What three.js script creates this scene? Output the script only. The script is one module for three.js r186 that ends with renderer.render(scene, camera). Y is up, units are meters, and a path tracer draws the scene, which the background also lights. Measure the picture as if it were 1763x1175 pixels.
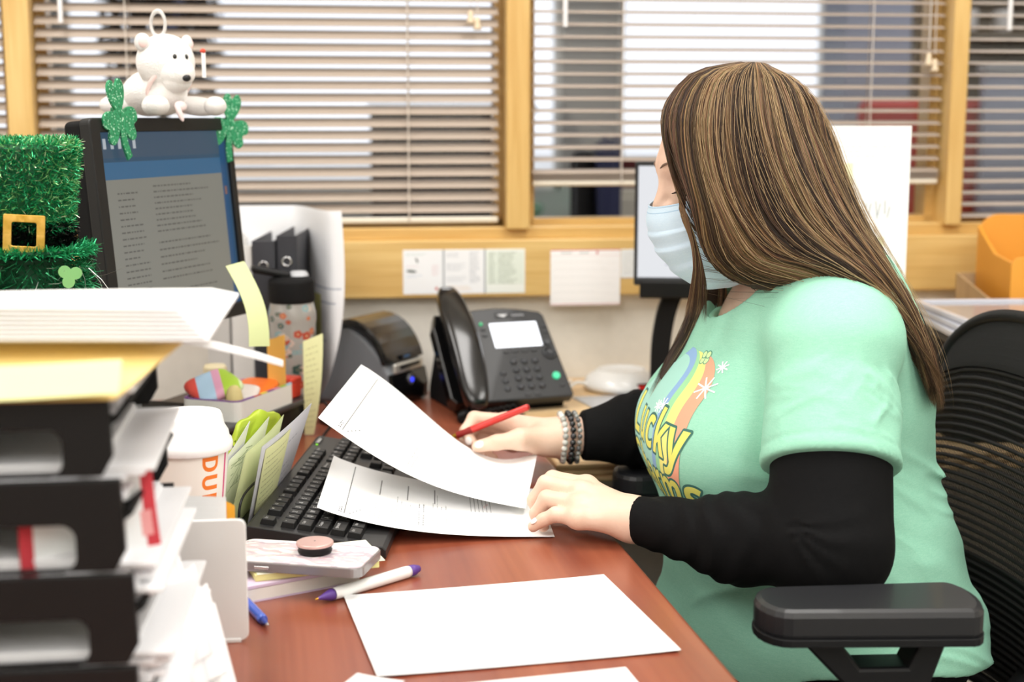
import * as THREE from 'three';
import { RoundedBoxGeometry } from 'three/addons/geometries/RoundedBoxGeometry.js';
import { RectAreaLightUniformsLib } from 'three/addons/lights/RectAreaLightUniformsLib.js';
import { mergeGeometries, mergeVertices, toCreasedNormals } from 'three/addons/utils/BufferGeometryUtils.js';

// ---------------------------------------------------------------- camera, light, exposure
const scene = new THREE.Scene();
const R = THREE.MathUtils.degToRad, V = (x, y, z) => new THREE.Vector3(x, y, z);
const camera = new THREE.PerspectiveCamera(26.99, 1763 / 1175, 0.05, 80);
camera.position.set(0, 1.223, 0);
camera.rotation.set(R(-8.93), R(-7), 0, 'YXZ');
camera.focus = 1.62; camera.userData.fStop = 3.6;
const renderer = new THREE.WebGLRenderer({ antialias: true });
renderer.toneMapping = THREE.LinearToneMapping;
renderer.toneMappingExposure = 1.0;
renderer.shadowMap.enabled = true;
scene.background = new THREE.Color().setRGB(1.25, 1.3, 1.4);      // bright overcast sky outside
RectAreaLightUniformsLib.init();
const PANEL = 8.9;                                                // ceiling troffers, radiance
const PANELS = [[-0.75, -1.55], [0.75, -1.55], [-0.75, 0.45], [0.75, 0.45], [2.05, -0.55], [-2.05, -0.55], [-0.75, 1.75], [0.75, 1.75]];

// ---------------------------------------------------------------- helpers
let seed = 12345;
const rnd = () => { seed = (seed * 1664525 + 1013904223) >>> 0; return seed / 4294967296; };
const rr = (a, b) => a + (b - a) * rnd();
const used = {};
const numbered = (n) => { const k = (used[n] = (used[n] ?? -1) + 1); return k ? `${n}_${String(k).padStart(3, '0')}` : n; };
function mesh(geo, mat) { const m = new THREE.Mesh(geo, mat); m.castShadow = m.receiveShadow = true; return m; }
function thing(name, label, category, pos = [0, 0, 0], turn = 0, group) {
  const o = new THREE.Group(); o.name = numbered(name); o.position.set(...pos); o.rotation.y = turn;
  o.userData = { label, category }; if (group) o.userData.group = group;
  scene.add(o); return o;
}
function part(parent, name, geo, mat, pos, rot) {
  const m = mesh(geo, mat); m.name = name;
  if (pos) m.position.set(...pos);
  if (rot) m.rotation.set(...rot);
  parent.add(m); return m;
}
function solo(name, label, category, geo, mat, pos, rot, group) {
  const m = part(scene, numbered(name), geo, mat, pos, rot); m.userData = { label, category }; if (group) m.userData.group = group; return m;
}
function struct(name, geo, mat, pos, rot) { const m = part(scene, name, geo, mat, pos, rot); m.userData = { kind: 'structure' }; return m; }
const box = (w, h, d) => new THREE.BoxGeometry(w, h, d);
const rbox = (w, h, d, r = 0.003, s = 2) => new RoundedBoxGeometry(w, h, d, s, Math.min(r, w / 2.02, h / 2.02, d / 2.02));
const cyl = (a, b, h, n = 24) => new THREE.CylinderGeometry(a, b, h, n);
const lathe = (pts, n = 40, vh = 0) => { const g = new THREE.LatheGeometry(pts.map(([r, y]) => new THREE.Vector2(r, y)), n); if (vh) for (let i = 0; i < g.attributes.uv.count; i++) g.attributes.uv.setY(i, g.attributes.position.getY(i) / vh); return g; };
const tube = (pts, r, n = 40, k = 8, closed = false) => new THREE.TubeGeometry(new THREE.CatmullRomCurve3(pts.map((p) => p.isVector3 ? p : V(...p)), closed), n, r, k, closed);
const at = (geo, x = 0, y = 0, z = 0, rx = 0, ry = 0, rz = 0) => { const m = new THREE.Matrix4().makeRotationFromEuler(new THREE.Euler(rx, ry, rz)); m.setPosition(x, y, z); return geo.applyMatrix4(m); };
const bx3 = (x0, x1, y0, y1, z0, z1) => box(x1 - x0, y1 - y0, z1 - z0).translate((x0 + x1) / 2, (y0 + y1) / 2, (z0 + z1) / 2);
const merge = (a) => mergeGeometries(a.map((g) => { const h = g.index ? g.toNonIndexed() : g.clone(); for (const k of Object.keys(h.attributes)) if (!['position', 'normal', 'uv'].includes(k)) h.deleteAttribute(k); return h; }));
function boxUV(geo, s = 1, ox = 0, oy = 0, swap = false) {          // uv in metres along the face each triangle looks out of
  const g = geo.index ? geo.toNonIndexed() : geo, p = g.attributes.position, n = g.attributes.normal, uv = new Float32Array(p.count * 2);
  for (let i = 0; i < p.count; i++) {
    const ax = Math.abs(n.getX(i)), ay = Math.abs(n.getY(i)), az = Math.abs(n.getZ(i));
    let u, v;
    if (ay >= ax && ay >= az) [u, v] = [p.getX(i), p.getZ(i)]; else if (az >= ax) [u, v] = [p.getX(i), p.getY(i)]; else [u, v] = [p.getZ(i), p.getY(i)];
    if (swap) [u, v] = [v, u];
    uv[2 * i] = u * s + ox; uv[2 * i + 1] = v * s + oy;
  }
  g.setAttribute('uv', new THREE.BufferAttribute(uv, 2)); return g;
}
function extr(pts, depth, bevel = 0, holes = []) {                   // outline in xy pushed along z
  const s = new THREE.Shape(pts.map(([x, y]) => new THREE.Vector2(x, y)));
  for (const h of holes) s.holes.push(new THREE.Path(h.map(([x, y]) => new THREE.Vector2(x, y))));
  return new THREE.ExtrudeGeometry(s, { depth, bevelEnabled: bevel > 0, bevelSize: bevel, bevelThickness: bevel, bevelSegments: 2, bevelOffset: -bevel, curveSegments: 8 });
}
function rrect(x0, y0, x1, y1, r, k = 5) {                           // rounded rectangle outline
  const o = [];
  for (const [cx, cy, a] of [[x1 - r, y0 + r, -90], [x1 - r, y1 - r, 0], [x0 + r, y1 - r, 90], [x0 + r, y0 + r, 180]])
    for (let i = 0; i <= k; i++) { const t = R(a + 90 * i / k); o.push([cx + r * Math.cos(t), cy + r * Math.sin(t)]); }
  return o;
}
// a closed thin sheet: fn(u, v) gives the middle surface, th its thickness; u, v in 0..1 are the uv too
function sheet(fn, nu, nv, th = 0.0003) {
  const P = [], UV = [], I = [], W = nu + 1, N = W * (nv + 1), e = 1e-3;
  const pts = [], nor = [];
  for (let j = 0; j <= nv; j++) for (let i = 0; i <= nu; i++) {
    const u = i / nu, v = j / nv, p = fn(u, v);
    const du = fn(Math.min(1, u + e), v).sub(fn(Math.max(0, u - e), v)), dv = fn(u, Math.min(1, v + e)).sub(fn(u, Math.max(0, v - e)));
    pts.push(p); nor.push(du.cross(dv).normalize());
  }
  for (const s of [1, -1]) for (let k = 0; k < N; k++) { const p = pts[k].clone().addScaledVector(nor[k], s * th / 2); P.push(p.x, p.y, p.z); UV.push((k % W) / nu, Math.floor(k / W) / nv); }
  for (let j = 0; j < nv; j++) for (let i = 0; i < nu; i++) { const a = j * W + i, b = a + 1, c = a + W, d = c + 1; I.push(a, b, d, a, d, c, a + N, d + N, b + N, a + N, c + N, d + N); }
  const rim = [];
  for (let i = 0; i < nu; i++) rim.push(i); for (let j = 0; j < nv; j++) rim.push(j * W + nu); for (let i = nu; i > 0; i--) rim.push(nv * W + i); for (let j = nv; j > 0; j--) rim.push(j * W);
  for (let k = 0; k < rim.length; k++) { const a = rim[k], b = rim[(k + 1) % rim.length]; I.push(a, a + N, b, b, a + N, b + N); }
  const g = new THREE.BufferGeometry(); g.setAttribute('position', new THREE.Float32BufferAttribute(P, 3)); g.setAttribute('uv', new THREE.Float32BufferAttribute(UV, 2)); g.setIndex(I);
  g.computeVertexNormals(); return g;
}
const mix = (a, b, t) => a + (b - a) * t, clamp = (x, a = 0, b = 1) => Math.min(b, Math.max(a, x)), sstep = (a, b, x) => { const t = clamp((x - a) / (b - a)); return t * t * (3 - 2 * t); };
// value noise
const hash = (x, y, z) => { let h = (x * 374761393 + y * 668265263 + z * 2147483647 + 1013) | 0; h = Math.imul(h ^ (h >>> 13), 1274126177); h ^= h >>> 16; return (h >>> 0) / 4294967296; };
function noise(x, y, z = 0) {
  const X = Math.floor(x), Y = Math.floor(y), Z = Math.floor(z), f = (t) => t * t * (3 - 2 * t), a = f(x - X), b = f(y - Y), c = f(z - Z);
  let s = 0; for (let k = 0; k < 8; k++) { const i = k & 1, j = (k >> 1) & 1, l = k >> 2; s += hash(X + i, Y + j, Z + l) * (i ? a : 1 - a) * (j ? b : 1 - b) * (l ? c : 1 - c); }
  return s;
}
const fbm = (x, y, z = 0, o = 4) => { let s = 0, a = 0.5, t = 0; for (let i = 0; i < o; i++) { s += a * noise(x, y, z); t += a; a *= 0.5; x *= 2.03; y *= 2.03; z *= 2.03; } return s / t; };
function dataTex(w, h, fn, srgb = true) {                            // fn(u, v) gives [r, g, b] 0..255
  const d = new Uint8Array(w * h * 4);
  for (let j = 0; j < h; j++) for (let i = 0; i < w; i++) { const c = fn(i / w, j / h, i, j), k = 4 * (j * w + i); d[k] = clamp(c[0], 0, 255); d[k + 1] = clamp(c[1], 0, 255); d[k + 2] = clamp(c[2], 0, 255); d[k + 3] = 255; }
  const t = new THREE.DataTexture(d, w, h); t.magFilter = THREE.LinearFilter; t.minFilter = THREE.LinearMipmapLinearFilter; t.generateMipmaps = true; t.wrapS = t.wrapT = THREE.RepeatWrapping;
  if (srgb) t.colorSpace = THREE.SRGBColorSpace; t.needsUpdate = true; return t;
}
function canvasTex(w, h, draw, srgb = true) {
  const c = document.createElement('canvas'); c.width = w; c.height = h; const x = c.getContext('2d'); draw(x, w, h);
  const t = new THREE.CanvasTexture(c); if (srgb) t.colorSpace = THREE.SRGBColorSpace; t.anisotropy = 8; return t;
}
const std = (color, roughness = 0.6, o = {}) => new THREE.MeshStandardMaterial({ color, roughness, ...o });
const phys = (color, roughness = 0.6, o = {}) => new THREE.MeshPhysicalMaterial({ color, roughness, ...o });
// tileable grain: noise that wraps by blending across the seam
const wrapN = (u, v, fu, fv, z, o = 3) => mix(fbm(u * fu, v * fv, z, o), fbm((u - 1) * fu, v * fv, z, o), sstep(0.85, 1, u));
function woodTex(a, b, fu, fv, z, fine = 0.5) {
  return dataTex(512, 512, (u, v) => {
    const w = wrapN(u, v, fu, fv, z), f = wrapN(u, v, fu * 3, fv * 9, z + 7, 2), r = clamp(0.5 + (w - 0.5) * 1.5 + (f - 0.5) * fine);
    return [mix(a[0], b[0], r), mix(a[1], b[1], r), mix(a[2], b[2], r)];
  });
}
// ---------------------------------------------------------------- materials
const oakT = woodTex([205, 163, 92], [228, 194, 126], 3, 42, 3, 0.7), cherryT = woodTex([128, 60, 40], [160, 90, 63], 2, 26, 9, 0.5), mapleT = woodTex([214, 178, 128], [232, 202, 158], 2, 30, 5, 0.5);
const M = {
  oak: phys(0xffffff, 0.42, { map: oakT, clearcoat: 0.25, clearcoatRoughness: 0.3 }),
  cherry: phys(0xffffff, 0.34, { map: cherryT, clearcoat: 0.45, clearcoatRoughness: 0.22 }),
  maple: phys(0xffffff, 0.4, { map: mapleT }),
  wall: std(0xf0ece2, 0.9, { map: dataTex(256, 256, (u, v) => { const n = 244 + 8 * fbm(u * 40, v * 40, 2); return [n, n, n]; }) }),
  ceiling: std(0xf0efea, 0.95),
  carpet: std(0xffffff, 0.98, { map: dataTex(256, 256, (u, v, i, j) => { const n = 90 + 50 * hash(i, j, 3) + 20 * fbm(u * 20, v * 20, 1); return [n * 0.95, n * 0.93, n * 0.9]; }) }),
  black: phys(0x0b0b0c, 0.45, { specularIntensity: 0.6 }), blackMatte: phys(0x0e0e0f, 0.75, { specularIntensity: 0.5 }), blackGloss: phys(0x0c0c0d, 0.22, { clearcoat: 0.5, clearcoatRoughness: 0.12 }),
  white: std(0xf3f3f1, 0.55), whiteGloss: phys(0xf4f4f2, 0.25, { clearcoat: 0.4 }), paper: std(0xf6f6f6, 0.9), grey: std(0x9a9c9f, 0.6), greyDark: std(0x4a4b4e, 0.6),
  noteYellow: std(0xeee9a0, 0.85), noteGreen: std(0xe3ecb0, 0.85), chrome: std(0xd0d0d0, 0.2, { metalness: 1 }), gold: std(0xd9a93c, 0.3, { metalness: 0.9 }),
  glass: new THREE.MeshPhysicalMaterial({ color: 0xffffff, roughness: 0.02, transmission: 1, thickness: 0, ior: 1.45 }),
};
// ---------------------------------------------------------------- the room
{
  struct('floor', boxUV(bx3(-2.9, 3.1, -0.1, 0, -2.7, 2.6), 2), M.carpet);
  struct('ceiling', bx3(-2.9, 3.1, 2.6, 2.7, -2.7, 2.6), M.ceiling);
  struct('wall_left', boxUV(bx3(-2.9, -2.8, 0, 2.6, -2.7, 2.6), 2), M.wall);
  struct('wall_right', boxUV(bx3(3.0, 3.1, 0, 2.6, -2.7, 2.6), 2), M.wall);
  struct('wall_front', boxUV(bx3(-2.8, 3.0, 0, 2.6, 2.5, 2.6), 2), M.wall);
  struct('wall_back', boxUV(bx3(-2.8, 3.0, 0, 0.985, -2.70, -2.60), 2), M.wall);
  struct('wall_back_upper', boxUV(bx3(-2.8, 3.0, 1.86, 2.6, -2.70, -2.60), 2), M.wall);
  const side = [[-2.8, -1.42], [2.02, 3.0]];
  side.forEach(([a, b], i) => struct(i ? 'wall_back_right' : 'wall_back_left', boxUV(bx3(a, b, 0.985, 1.86, -2.70, -2.60), 2), M.wall));
  // oak apron below the windows and oak casing around them
  struct('trim_1', boxUV(merge([rbox(3.44, 0.106, 0.03, 0.004).translate(0.3, 0.951, -2.585)]), 1.3, 0, 0), M.oak);
  struct('trim_2', boxUV(rbox(3.44, 0.022, 0.05, 0.003).translate(0.3, 1.014, -2.615), 1.3, 0.3, 0.2), M.oak);
  struct('trim_3', boxUV(rbox(3.44, 0.09, 0.05, 0.003).translate(0.3, 1.86, -2.595), 1.3, 0.1, 0.6), M.oak);
  const posts = [[-1.42, -1.38], [-0.562, -0.518], [0.306, 0.349], [1.142, 1.174], [1.99, 2.02]];
  posts.forEach(([a, b], i) => struct(`trim_${4 + i}`, boxUV(rbox(b - a, 0.80, 0.07, 0.004).translate((a + b) / 2, 1.421, -2.608), 1.3, i * 0.37, 0.1, true), M.oak));
  // windows: inner oak stops and a pane
  for (let i = 0; i < 4; i++) {
    const a = posts[i][1], b = posts[i + 1][0], y0 = 1.025, y1 = 1.815, z = -2.655;
    const w = new THREE.Group(); w.name = `window_${i + 1}`; w.userData = { kind: 'structure' }; scene.add(w);
    part(w, 'frame', boxUV(merge([bx3(a, a + 0.016, y0, y1, z - 0.03, z + 0.02), bx3(b - 0.016, b, y0, y1, z - 0.03, z + 0.02), bx3(a, b, y0, y0 + 0.012, z - 0.03, z + 0.02), bx3(a, b, y1 - 0.03, y1, z - 0.03, z + 0.02)]), 1.3, 0.2, 0.4), M.oak);
    part(w, 'pane', bx3(a + 0.014, b - 0.014, y0 + 0.01, y1 - 0.02, z - 0.008, z - 0.004), M.glass);
  }
}
// ---------------------------------------------------------------- ceiling lights
PANELS.forEach(([x, z], i) => {
  const where = ['over the keyboard side of the desk', 'over the seated woman', 'behind the camera on the left', 'behind the camera on the right', 'near the right wall', 'near the left wall', 'at the rear wall on the left', 'at the rear wall on the right'][i];
  const t = thing('ceiling_light', `white recessed ceiling light panel ${where}`, 'ceiling light', [x, 2.6, z], 0, 'recessed ceiling light panels');
  part(t, 'frame', merge([bx3(-0.33, 0.33, -0.012, 0, -0.63, -0.6), bx3(-0.33, 0.33, -0.012, 0, 0.6, 0.63), bx3(-0.33, -0.3, -0.012, 0, -0.6, 0.6), bx3(0.3, 0.33, -0.012, 0, -0.6, 0.6)]), M.white);
  part(t, 'diffuser', bx3(-0.3, 0.3, -0.006, 0, -0.6, 0.6), std(0xffffff, 0.6, { emissive: 0xfffcf8, emissiveIntensity: 1.2 }));
  const l = new THREE.RectAreaLight(0xfffcf8, PANEL, 0.6, 1.2); l.position.set(x, 2.588, z); l.rotation.x = -Math.PI / 2; l.castShadow = true; scene.add(l);
});
// ---------------------------------------------------------------- blinds
{
  const slatM = std(0xb3a496, 0.5), railM = std(0xe4dccb, 0.45), cordM = std(0xd9d0c6, 0.7), woodTip = std(0xe0cdb0, 0.5);
  function slatGeo(len) {                                            // shallow arc, 25 mm deep, 0.7 mm thick
    const n = 4, o = [];
    for (let i = 0; i <= n; i++) { const t = -1 + 2 * i / n; o.push([t * 0.0125, 0.0016 * (1 - t * t)]); }
    for (let i = n; i >= 0; i--) { const t = -1 + 2 * i / n; o.push([t * 0.0125, 0.0016 * (1 - t * t) - 0.0007]); }
    return extr(o, len).rotateY(Math.PI / 2).translate(-len / 2, 0, 0);                 // length along x, depth along z
  }
  // x0, x1, bottom of the blind, tilt (near edge down), lift cords, wand, tassels, stacked bottom slats
  const spec = [
    [-1.37, -0.57, 1.04, 38, [-1.2, -0.7], null, null, 'taupe slatted blind at the far left edge of the wall'],
    [-0.515, 0.294, 1.034, 38, [-0.36, 0.130], [-0.467, 1.385], [0.243, 1.39], 'taupe slatted blind behind the plush bear and monitor'],
    [0.357, 1.134, 1.10, 15, [0.522, 0.994], [0.414, 1.385], [1.10, 1.32], 'half raised taupe slatted blind behind the woman'],
    [1.182, 1.98, 1.012, 12, [1.36, 1.82], [1.255, 1.385], null, 'taupe slatted blind above the orange tray on the right'],
  ];
  for (const [x0, x1, yb, tilt, cords, wand, tass, label] of spec) {
    const len = x1 - x0, cx = (x0 + x1) / 2, z = -2.607;
    const t = thing('window_blind', label, 'blind', [cx, yb, z], 0, 'slatted window blinds');
    const g = slatGeo(len);
    let k = 0;
    for (let y = 0.026; y < 0.74 + (1.05 - yb); y += 0.0221, k++) part(t, 'slat', g, slatM, [0, y, 0], [R(tilt + rr(-1.5, 1.5)), 0, rr(-0.001, 0.001)]);
    if (yb > 1.09) for (let i = 0; i < 4; i++) part(t, 'slat', g, slatM, [0, 0.012 + i * 0.0032, 0], [R(4), 0, 0]);
    part(t, 'bottom_rail', rbox(len, 0.011, 0.022, 0.004).translate(0, 0.004, 0), railM);
    part(t, 'head_rail', rbox(len, 0.035, 0.03, 0.003).translate(0, 1.80 - yb, 0), railM);
    for (const c of cords) part(t, 'ladder_cord', merge([tube([[c - cx, 0, 0.0135], [c - cx, 1.78 - yb, 0.0135]], 0.0011, 2, 5), tube([[c - cx + 0.003, 0, -0.0135], [c - cx + 0.003, 1.78 - yb, -0.0135]], 0.0011, 2, 5)]), cordM);
    if (wand) part(t, 'tilt_wand', cyl(0.0045, 0.0045, 1.79 - wand[1], 6).translate(wand[0] - cx, (1.79 + wand[1]) / 2 - yb, 0.022), std(0xf2f2f4, 0.3));
    if (tass) for (const s of [0, 1]) {
      const dx = tass[0] - cx + s * 0.012, y = tass[1] - yb - s * 0.011 + 0.01;
      part(t, 'pull_cord', tube([[dx - s * 0.004, 1.78 - yb, 0.02], [dx, y + 0.02, 0.022]], 0.001, 3, 5), cordM);
      part(t, 'tassel', lathe([[0.0001, 0.012], [0.004, 0.012], [0.005, 0.004], [0.0075, -0.008], [0.0078, -0.011], [0.0001, -0.011]], 10), woodTip, [dx, y, 0.022]);
    }
  }
}
// ---------------------------------------------------------------- the room beyond the windows
{
  const grey = std(0xb9b8b6, 0.9), bluegrey = std(0x9aa1b4, 0.85);
  struct('floor_beyond', boxUV(bx3(-4.2, 5.2, -0.1, 0, -6.2, -2.7), 2), M.carpet);
  struct('ceiling_beyond', bx3(-4.2, 5.2, 2.6, 2.7, -6.2, -2.7), M.ceiling);
  struct('wall_beyond_left', bx3(-4.3, -4.2, 0, 2.6, -6.2, -2.7), M.wall);
  struct('wall_beyond_right', bx3(5.2, 5.3, 0, 2.6, -6.2, -2.7), M.wall);
  struct('wall_beyond_far', merge([bx3(-4.2, 5.2, 0, 0.92, -6.2, -6.05), bx3(-4.2, 5.2, 2.3, 2.6, -6.2, -6.05), bx3(-4.2, -2.1, 0.92, 2.3, -6.2, -6.05), bx3(-1.28, -1.10, 0.92, 2.3, -6.2, -6.05), bx3(0.96, 1.20, 0.92, 2.3, -6.2, -6.05), bx3(2.13, 5.2, 0.92, 2.3, -6.2, -6.05)]), grey);
  [[-2.1, -1.28], [-1.10, 0.96], [1.20, 2.13]].forEach(([a, b], i) => {
    const w = new THREE.Group(); w.name = `window_${5 + i}`; w.userData = { kind: 'structure' }; scene.add(w);
    part(w, 'frame', merge([bx3(a, a + 0.03, 0.92, 2.3, -6.14, -6.08), bx3(b - 0.03, b, 0.92, 2.3, -6.14, -6.08), bx3(a, b, 0.92, 0.96, -6.14, -6.08), bx3(a, b, 2.26, 2.3, -6.14, -6.08)]), M.white);
    part(w, 'pane', bx3(a + 0.02, b - 0.02, 0.95, 2.27, -6.115, -6.11), M.glass);
  });
  struct('pavement', bx3(-40, 40, -0.4, -0.2, -60, -6.3), std(0xd4d4d2, 0.9));
  const col = solo('column', 'blue-grey square column beyond the blind right of the woman', 'column', bx3(-0.12, 0.12, 0, 2.6, -0.12, 0.12), bluegrey, [1.93, 0, -5.1]);
  // dark cubicle panel and chairs behind the left blind
  const pan = thing('partition_panel', 'low dark charcoal partition seen through the left blind', 'partition', [0.37, 0, -4.6]);
  part(pan, 'fabric_panel', rbox(0.52, 1.14, 0.04, 0.005).translate(0, 0.67, 0), std(0x2b2b33, 0.95)); part(pan, 'top_cap', rbox(0.54, 0.03, 0.06, 0.006).translate(0, 1.25, 0), std(0x4b433d, 0.6)); part(pan, 'foot', rbox(0.54, 0.1, 0.06, 0.005).translate(0, 0.05, 0), M.greyDark);
  const pan2 = thing('partition_panel', 'tall blue-grey partition seen through the far right blind', 'partition', [2.55, 0, -4.6]);
  part(pan2, 'fabric_panel', rbox(0.8, 1.27, 0.04, 0.005).translate(0, 0.735, 0), bluegrey); part(pan2, 'top_cap', rbox(0.82, 0.03, 0.06, 0.006).translate(0, 1.385, 0), M.grey); part(pan2, 'foot', rbox(0.82, 0.1, 0.06, 0.005).translate(0, 0.05, 0), M.greyDark);
  const ch = thing('task_chair', 'dark office chair with a navy jacket beyond the window', 'chair', [0.77, 0, -4.3], R(72));
  part(ch, 'backrest', rbox(0.42, 0.5, 0.07, 0.03, 4).translate(0, 0.88, 0), std(0x1d1d20, 0.8)); part(ch, 'seat', rbox(0.46, 0.08, 0.44, 0.03, 3).translate(0, 0.48, 0.2), std(0x1d1d20, 0.8)); part(ch, 'pillar', cyl(0.025, 0.03, 0.4).translate(0, 0.24, 0.2), M.black);
  for (let i = 0; i < 5; i++) part(ch, 'foot', merge([bx3(0, 0.28, 0.05, 0.08, -0.02, 0.02), at(cyl(0.028, 0.028, 0.03, 12), 0.27, 0.028, 0, R(90))]), M.black, [0, 0, 0.2], [0, i * Math.PI * 0.4, 0]);
  part(ch, 'jacket', sheet((u, v) => V((u - 0.5) * (0.46 + 0.05 * Math.sin(v * 5)), 1.15 - 0.55 * v + 0.02 * Math.sin(u * 9), 0.045 + 0.03 * Math.sin(u * 3.14) + 0.012 * Math.sin(u * 22 + v * 3)), 24, 10, 0.006), std(0x2b3156, 0.85));
  const ch2 = thing('task_chair', 'dark office chair behind the lower right blind', 'chair', [2.62, 0, -4.1], R(-10));
  part(ch2, 'backrest', rbox(0.62, 0.6, 0.07, 0.03, 4).translate(0, 0.85, 0), std(0x19191b, 0.8)); part(ch2, 'seat', rbox(0.5, 0.08, 0.46, 0.03, 3).translate(0, 0.48, 0.22), std(0x19191b, 0.8)); part(ch2, 'pillar', cyl(0.025, 0.03, 0.4).translate(0, 0.24, 0.22), M.black);
  for (let i = 0; i < 5; i++) part(ch2, 'foot', merge([bx3(0, 0.28, 0.05, 0.08, -0.02, 0.02), at(cyl(0.028, 0.028, 0.03, 12), 0.27, 0.028, 0, R(90))]), M.black, [0, 0, 0.22], [0, i * Math.PI * 0.4, 0]);
  const cab = thing('filing_cabinet', 'beige filing cabinet low behind the raised blind', 'cabinet', [1.14, 0, -5.05]);
  part(cab, 'body', rbox(0.46, 0.98, 0.5, 0.008).translate(0, 0.49, 0), std(0xc9c4b6, 0.6));
  for (let i = 0; i < 3; i++) { const d = part(cab, 'drawer', rbox(0.42, 0.29, 0.012, 0.004).translate(0, 0.17 + i * 0.32, 0.256), std(0xcfcabc, 0.6)); part(d, 'handle', rbox(0.12, 0.015, 0.02, 0.004).translate(0, 0.26 + i * 0.32, 0.27), M.chrome); }
  solo('storage_box', 'dark red box low behind the raised blind', 'box', merge([rbox(0.22, 0.09, 0.2, 0.004).translate(0, 0.045, 0), rbox(0.235, 0.02, 0.215, 0.004).translate(0, 0.09, 0)]), std(0x5c1a1c, 0.7), [1.04, 0.98, -5.0]).scale.setScalar(1);
  const bin = thing('plastic_bin', 'dull green plastic bin low behind the raised blind', 'bin', [0.55, 0, -5.3]);
  part(bin, 'tub', lathe([[0.001, 0], [0.15, 0], [0.2, 0.86], [0.21, 0.87], [0.2, 0.88], [0.001, 0.88]], 28), std(0x5d8464, 0.6)); part(bin, 'lid', lathe([[0.215, 0.87], [0.22, 0.9], [0.15, 0.93], [0.001, 0.94]], 28), std(0x53785a, 0.6));
  const sofa = thing('settee', 'red high-backed settee seen through the blind right of the woman', 'settee', [2.0, 0, -4.55]);
  part(sofa, 'backrest', rbox(0.46, 0.62, 0.12, 0.03, 3).translate(0, 0.97, -0.15), std(0xb03432, 0.8)); part(sofa, 'seat', rbox(0.46, 0.16, 0.5, 0.04, 3).translate(0, 0.42, 0.1), std(0xb03432, 0.8)); part(sofa, 'plinth', box(0.44, 0.66, 0.1).translate(0, 0.33, -0.15), std(0x2c2320, 0.7));
  for (const x of [-0.19, 0.19]) part(sofa, 'leg', cyl(0.02, 0.016, 0.34, 12).translate(x, 0.17, 0.28), std(0x2c2320, 0.5));
  const bc = thing('bookcase', 'dark wooden bookcase behind the blind near the right oak post', 'bookcase', [2.44, 0, -5.4]);
  const dk = std(0x6a5f50, 0.7);
  part(bc, 'back_panel', bx3(-0.26, 0.26, 0, 2.0, -0.15, -0.13), dk); for (const s of [-1, 1]) part(bc, 'side_panel', bx3(s * 0.25 - 0.012, s * 0.25 + 0.012, 0, 2.0, -0.13, 0.13), dk);
  for (let i = 0; i < 6; i++) part(bc, 'shelf', bx3(-0.238, 0.238, 0.05 + i * 0.37, 0.07 + i * 0.37, -0.13, 0.12), dk);
  for (let r = 2; r < 5; r++) for (let k = 0; k < 3; k++) solo('ceramic_mug', `small pale mug on the ${['', '', 'middle', 'upper', 'top'][r]} bookcase shelf, ${['left', 'centre', 'right'][k]} one`, 'mug', lathe([[0.001, 0], [0.035, 0], [0.038, 0.085], [0.034, 0.085], [0.032, 0.006], [0.001, 0.006]], 16), std(0xd8d6d4, 0.4), [2.3 + 0.14 * k, 0.0705 + r * 0.37, -5.38], null, 'pale mugs on the bookcase');
  // dark ornamented tree silhouetted against the far window
  const tr = thing('decorated_tree', 'dark decorated tree silhouetted behind the plush bear', 'tree', [-0.62, 0, -5.35]);
  part(tr, 'trunk', cyl(0.02, 0.03, 1.3, 10).translate(0, 0.75, 0), std(0x3a2c22, 0.9)); part(tr, 'pot', lathe([[0.001, 0], [0.13, 0], [0.17, 0.28], [0.15, 0.28], [0.14, 0.25], [0.001, 0.25]], 20), std(0x4a3a33, 0.8));
  const leaf = [], q = new THREE.Object3D();
  for (let i = 0; i < 1500; i++) { const h = rnd(), a = rr(0, 6.283), rad = (0.10 + 0.12 * (1 - Math.abs(h - 0.35))) * Math.sqrt(rnd()); const g = new THREE.ConeGeometry(0.012, 0.1, 4); q.position.set(rad * Math.cos(a), 1.32 + h * 0.75, rad * Math.sin(a)); q.rotation.set(rr(0.6, 2.2), a, rr(-0.7, 0.7)); q.updateMatrix(); g.applyMatrix4(q.matrix); leaf.push(g); }
  const fo = part(tr, 'foliage', merge(leaf), std(0x1f2226, 0.9)); fo.userData.kind = 'stuff';
  for (let i = 0; i < 14; i++) { const a = rr(0, 6.28), h = rnd(); part(tr, 'bauble', new THREE.SphereGeometry(0.028, 12, 8), std(0x6d7ba6, 0.3), [0.17 * Math.cos(a), 1.36 + h * 0.66, 0.17 * Math.sin(a)]); }
}
// ceiling lights of the room beyond
[[0.4, -4.3], [2.4, -4.3]].forEach(([x, z], i) => {
  const t = thing('ceiling_light', `white recessed ceiling light panel in the room beyond, ${['left', 'right'][i]} one`, 'ceiling light', [x, 2.6, z], 0, 'recessed ceiling light panels');
  part(t, 'diffuser', bx3(-0.3, 0.3, -0.006, 0, -0.6, 0.6), std(0xffffff, 0.6, { emissive: 0xfffcf8, emissiveIntensity: 1.2 }));
  const l = new THREE.RectAreaLight(0xfffcf8, PANEL * 0.55, 0.6, 1.2); l.position.set(x, 2.588, z); l.rotation.x = -Math.PI / 2; l.castShadow = true; scene.add(l);
});
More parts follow.
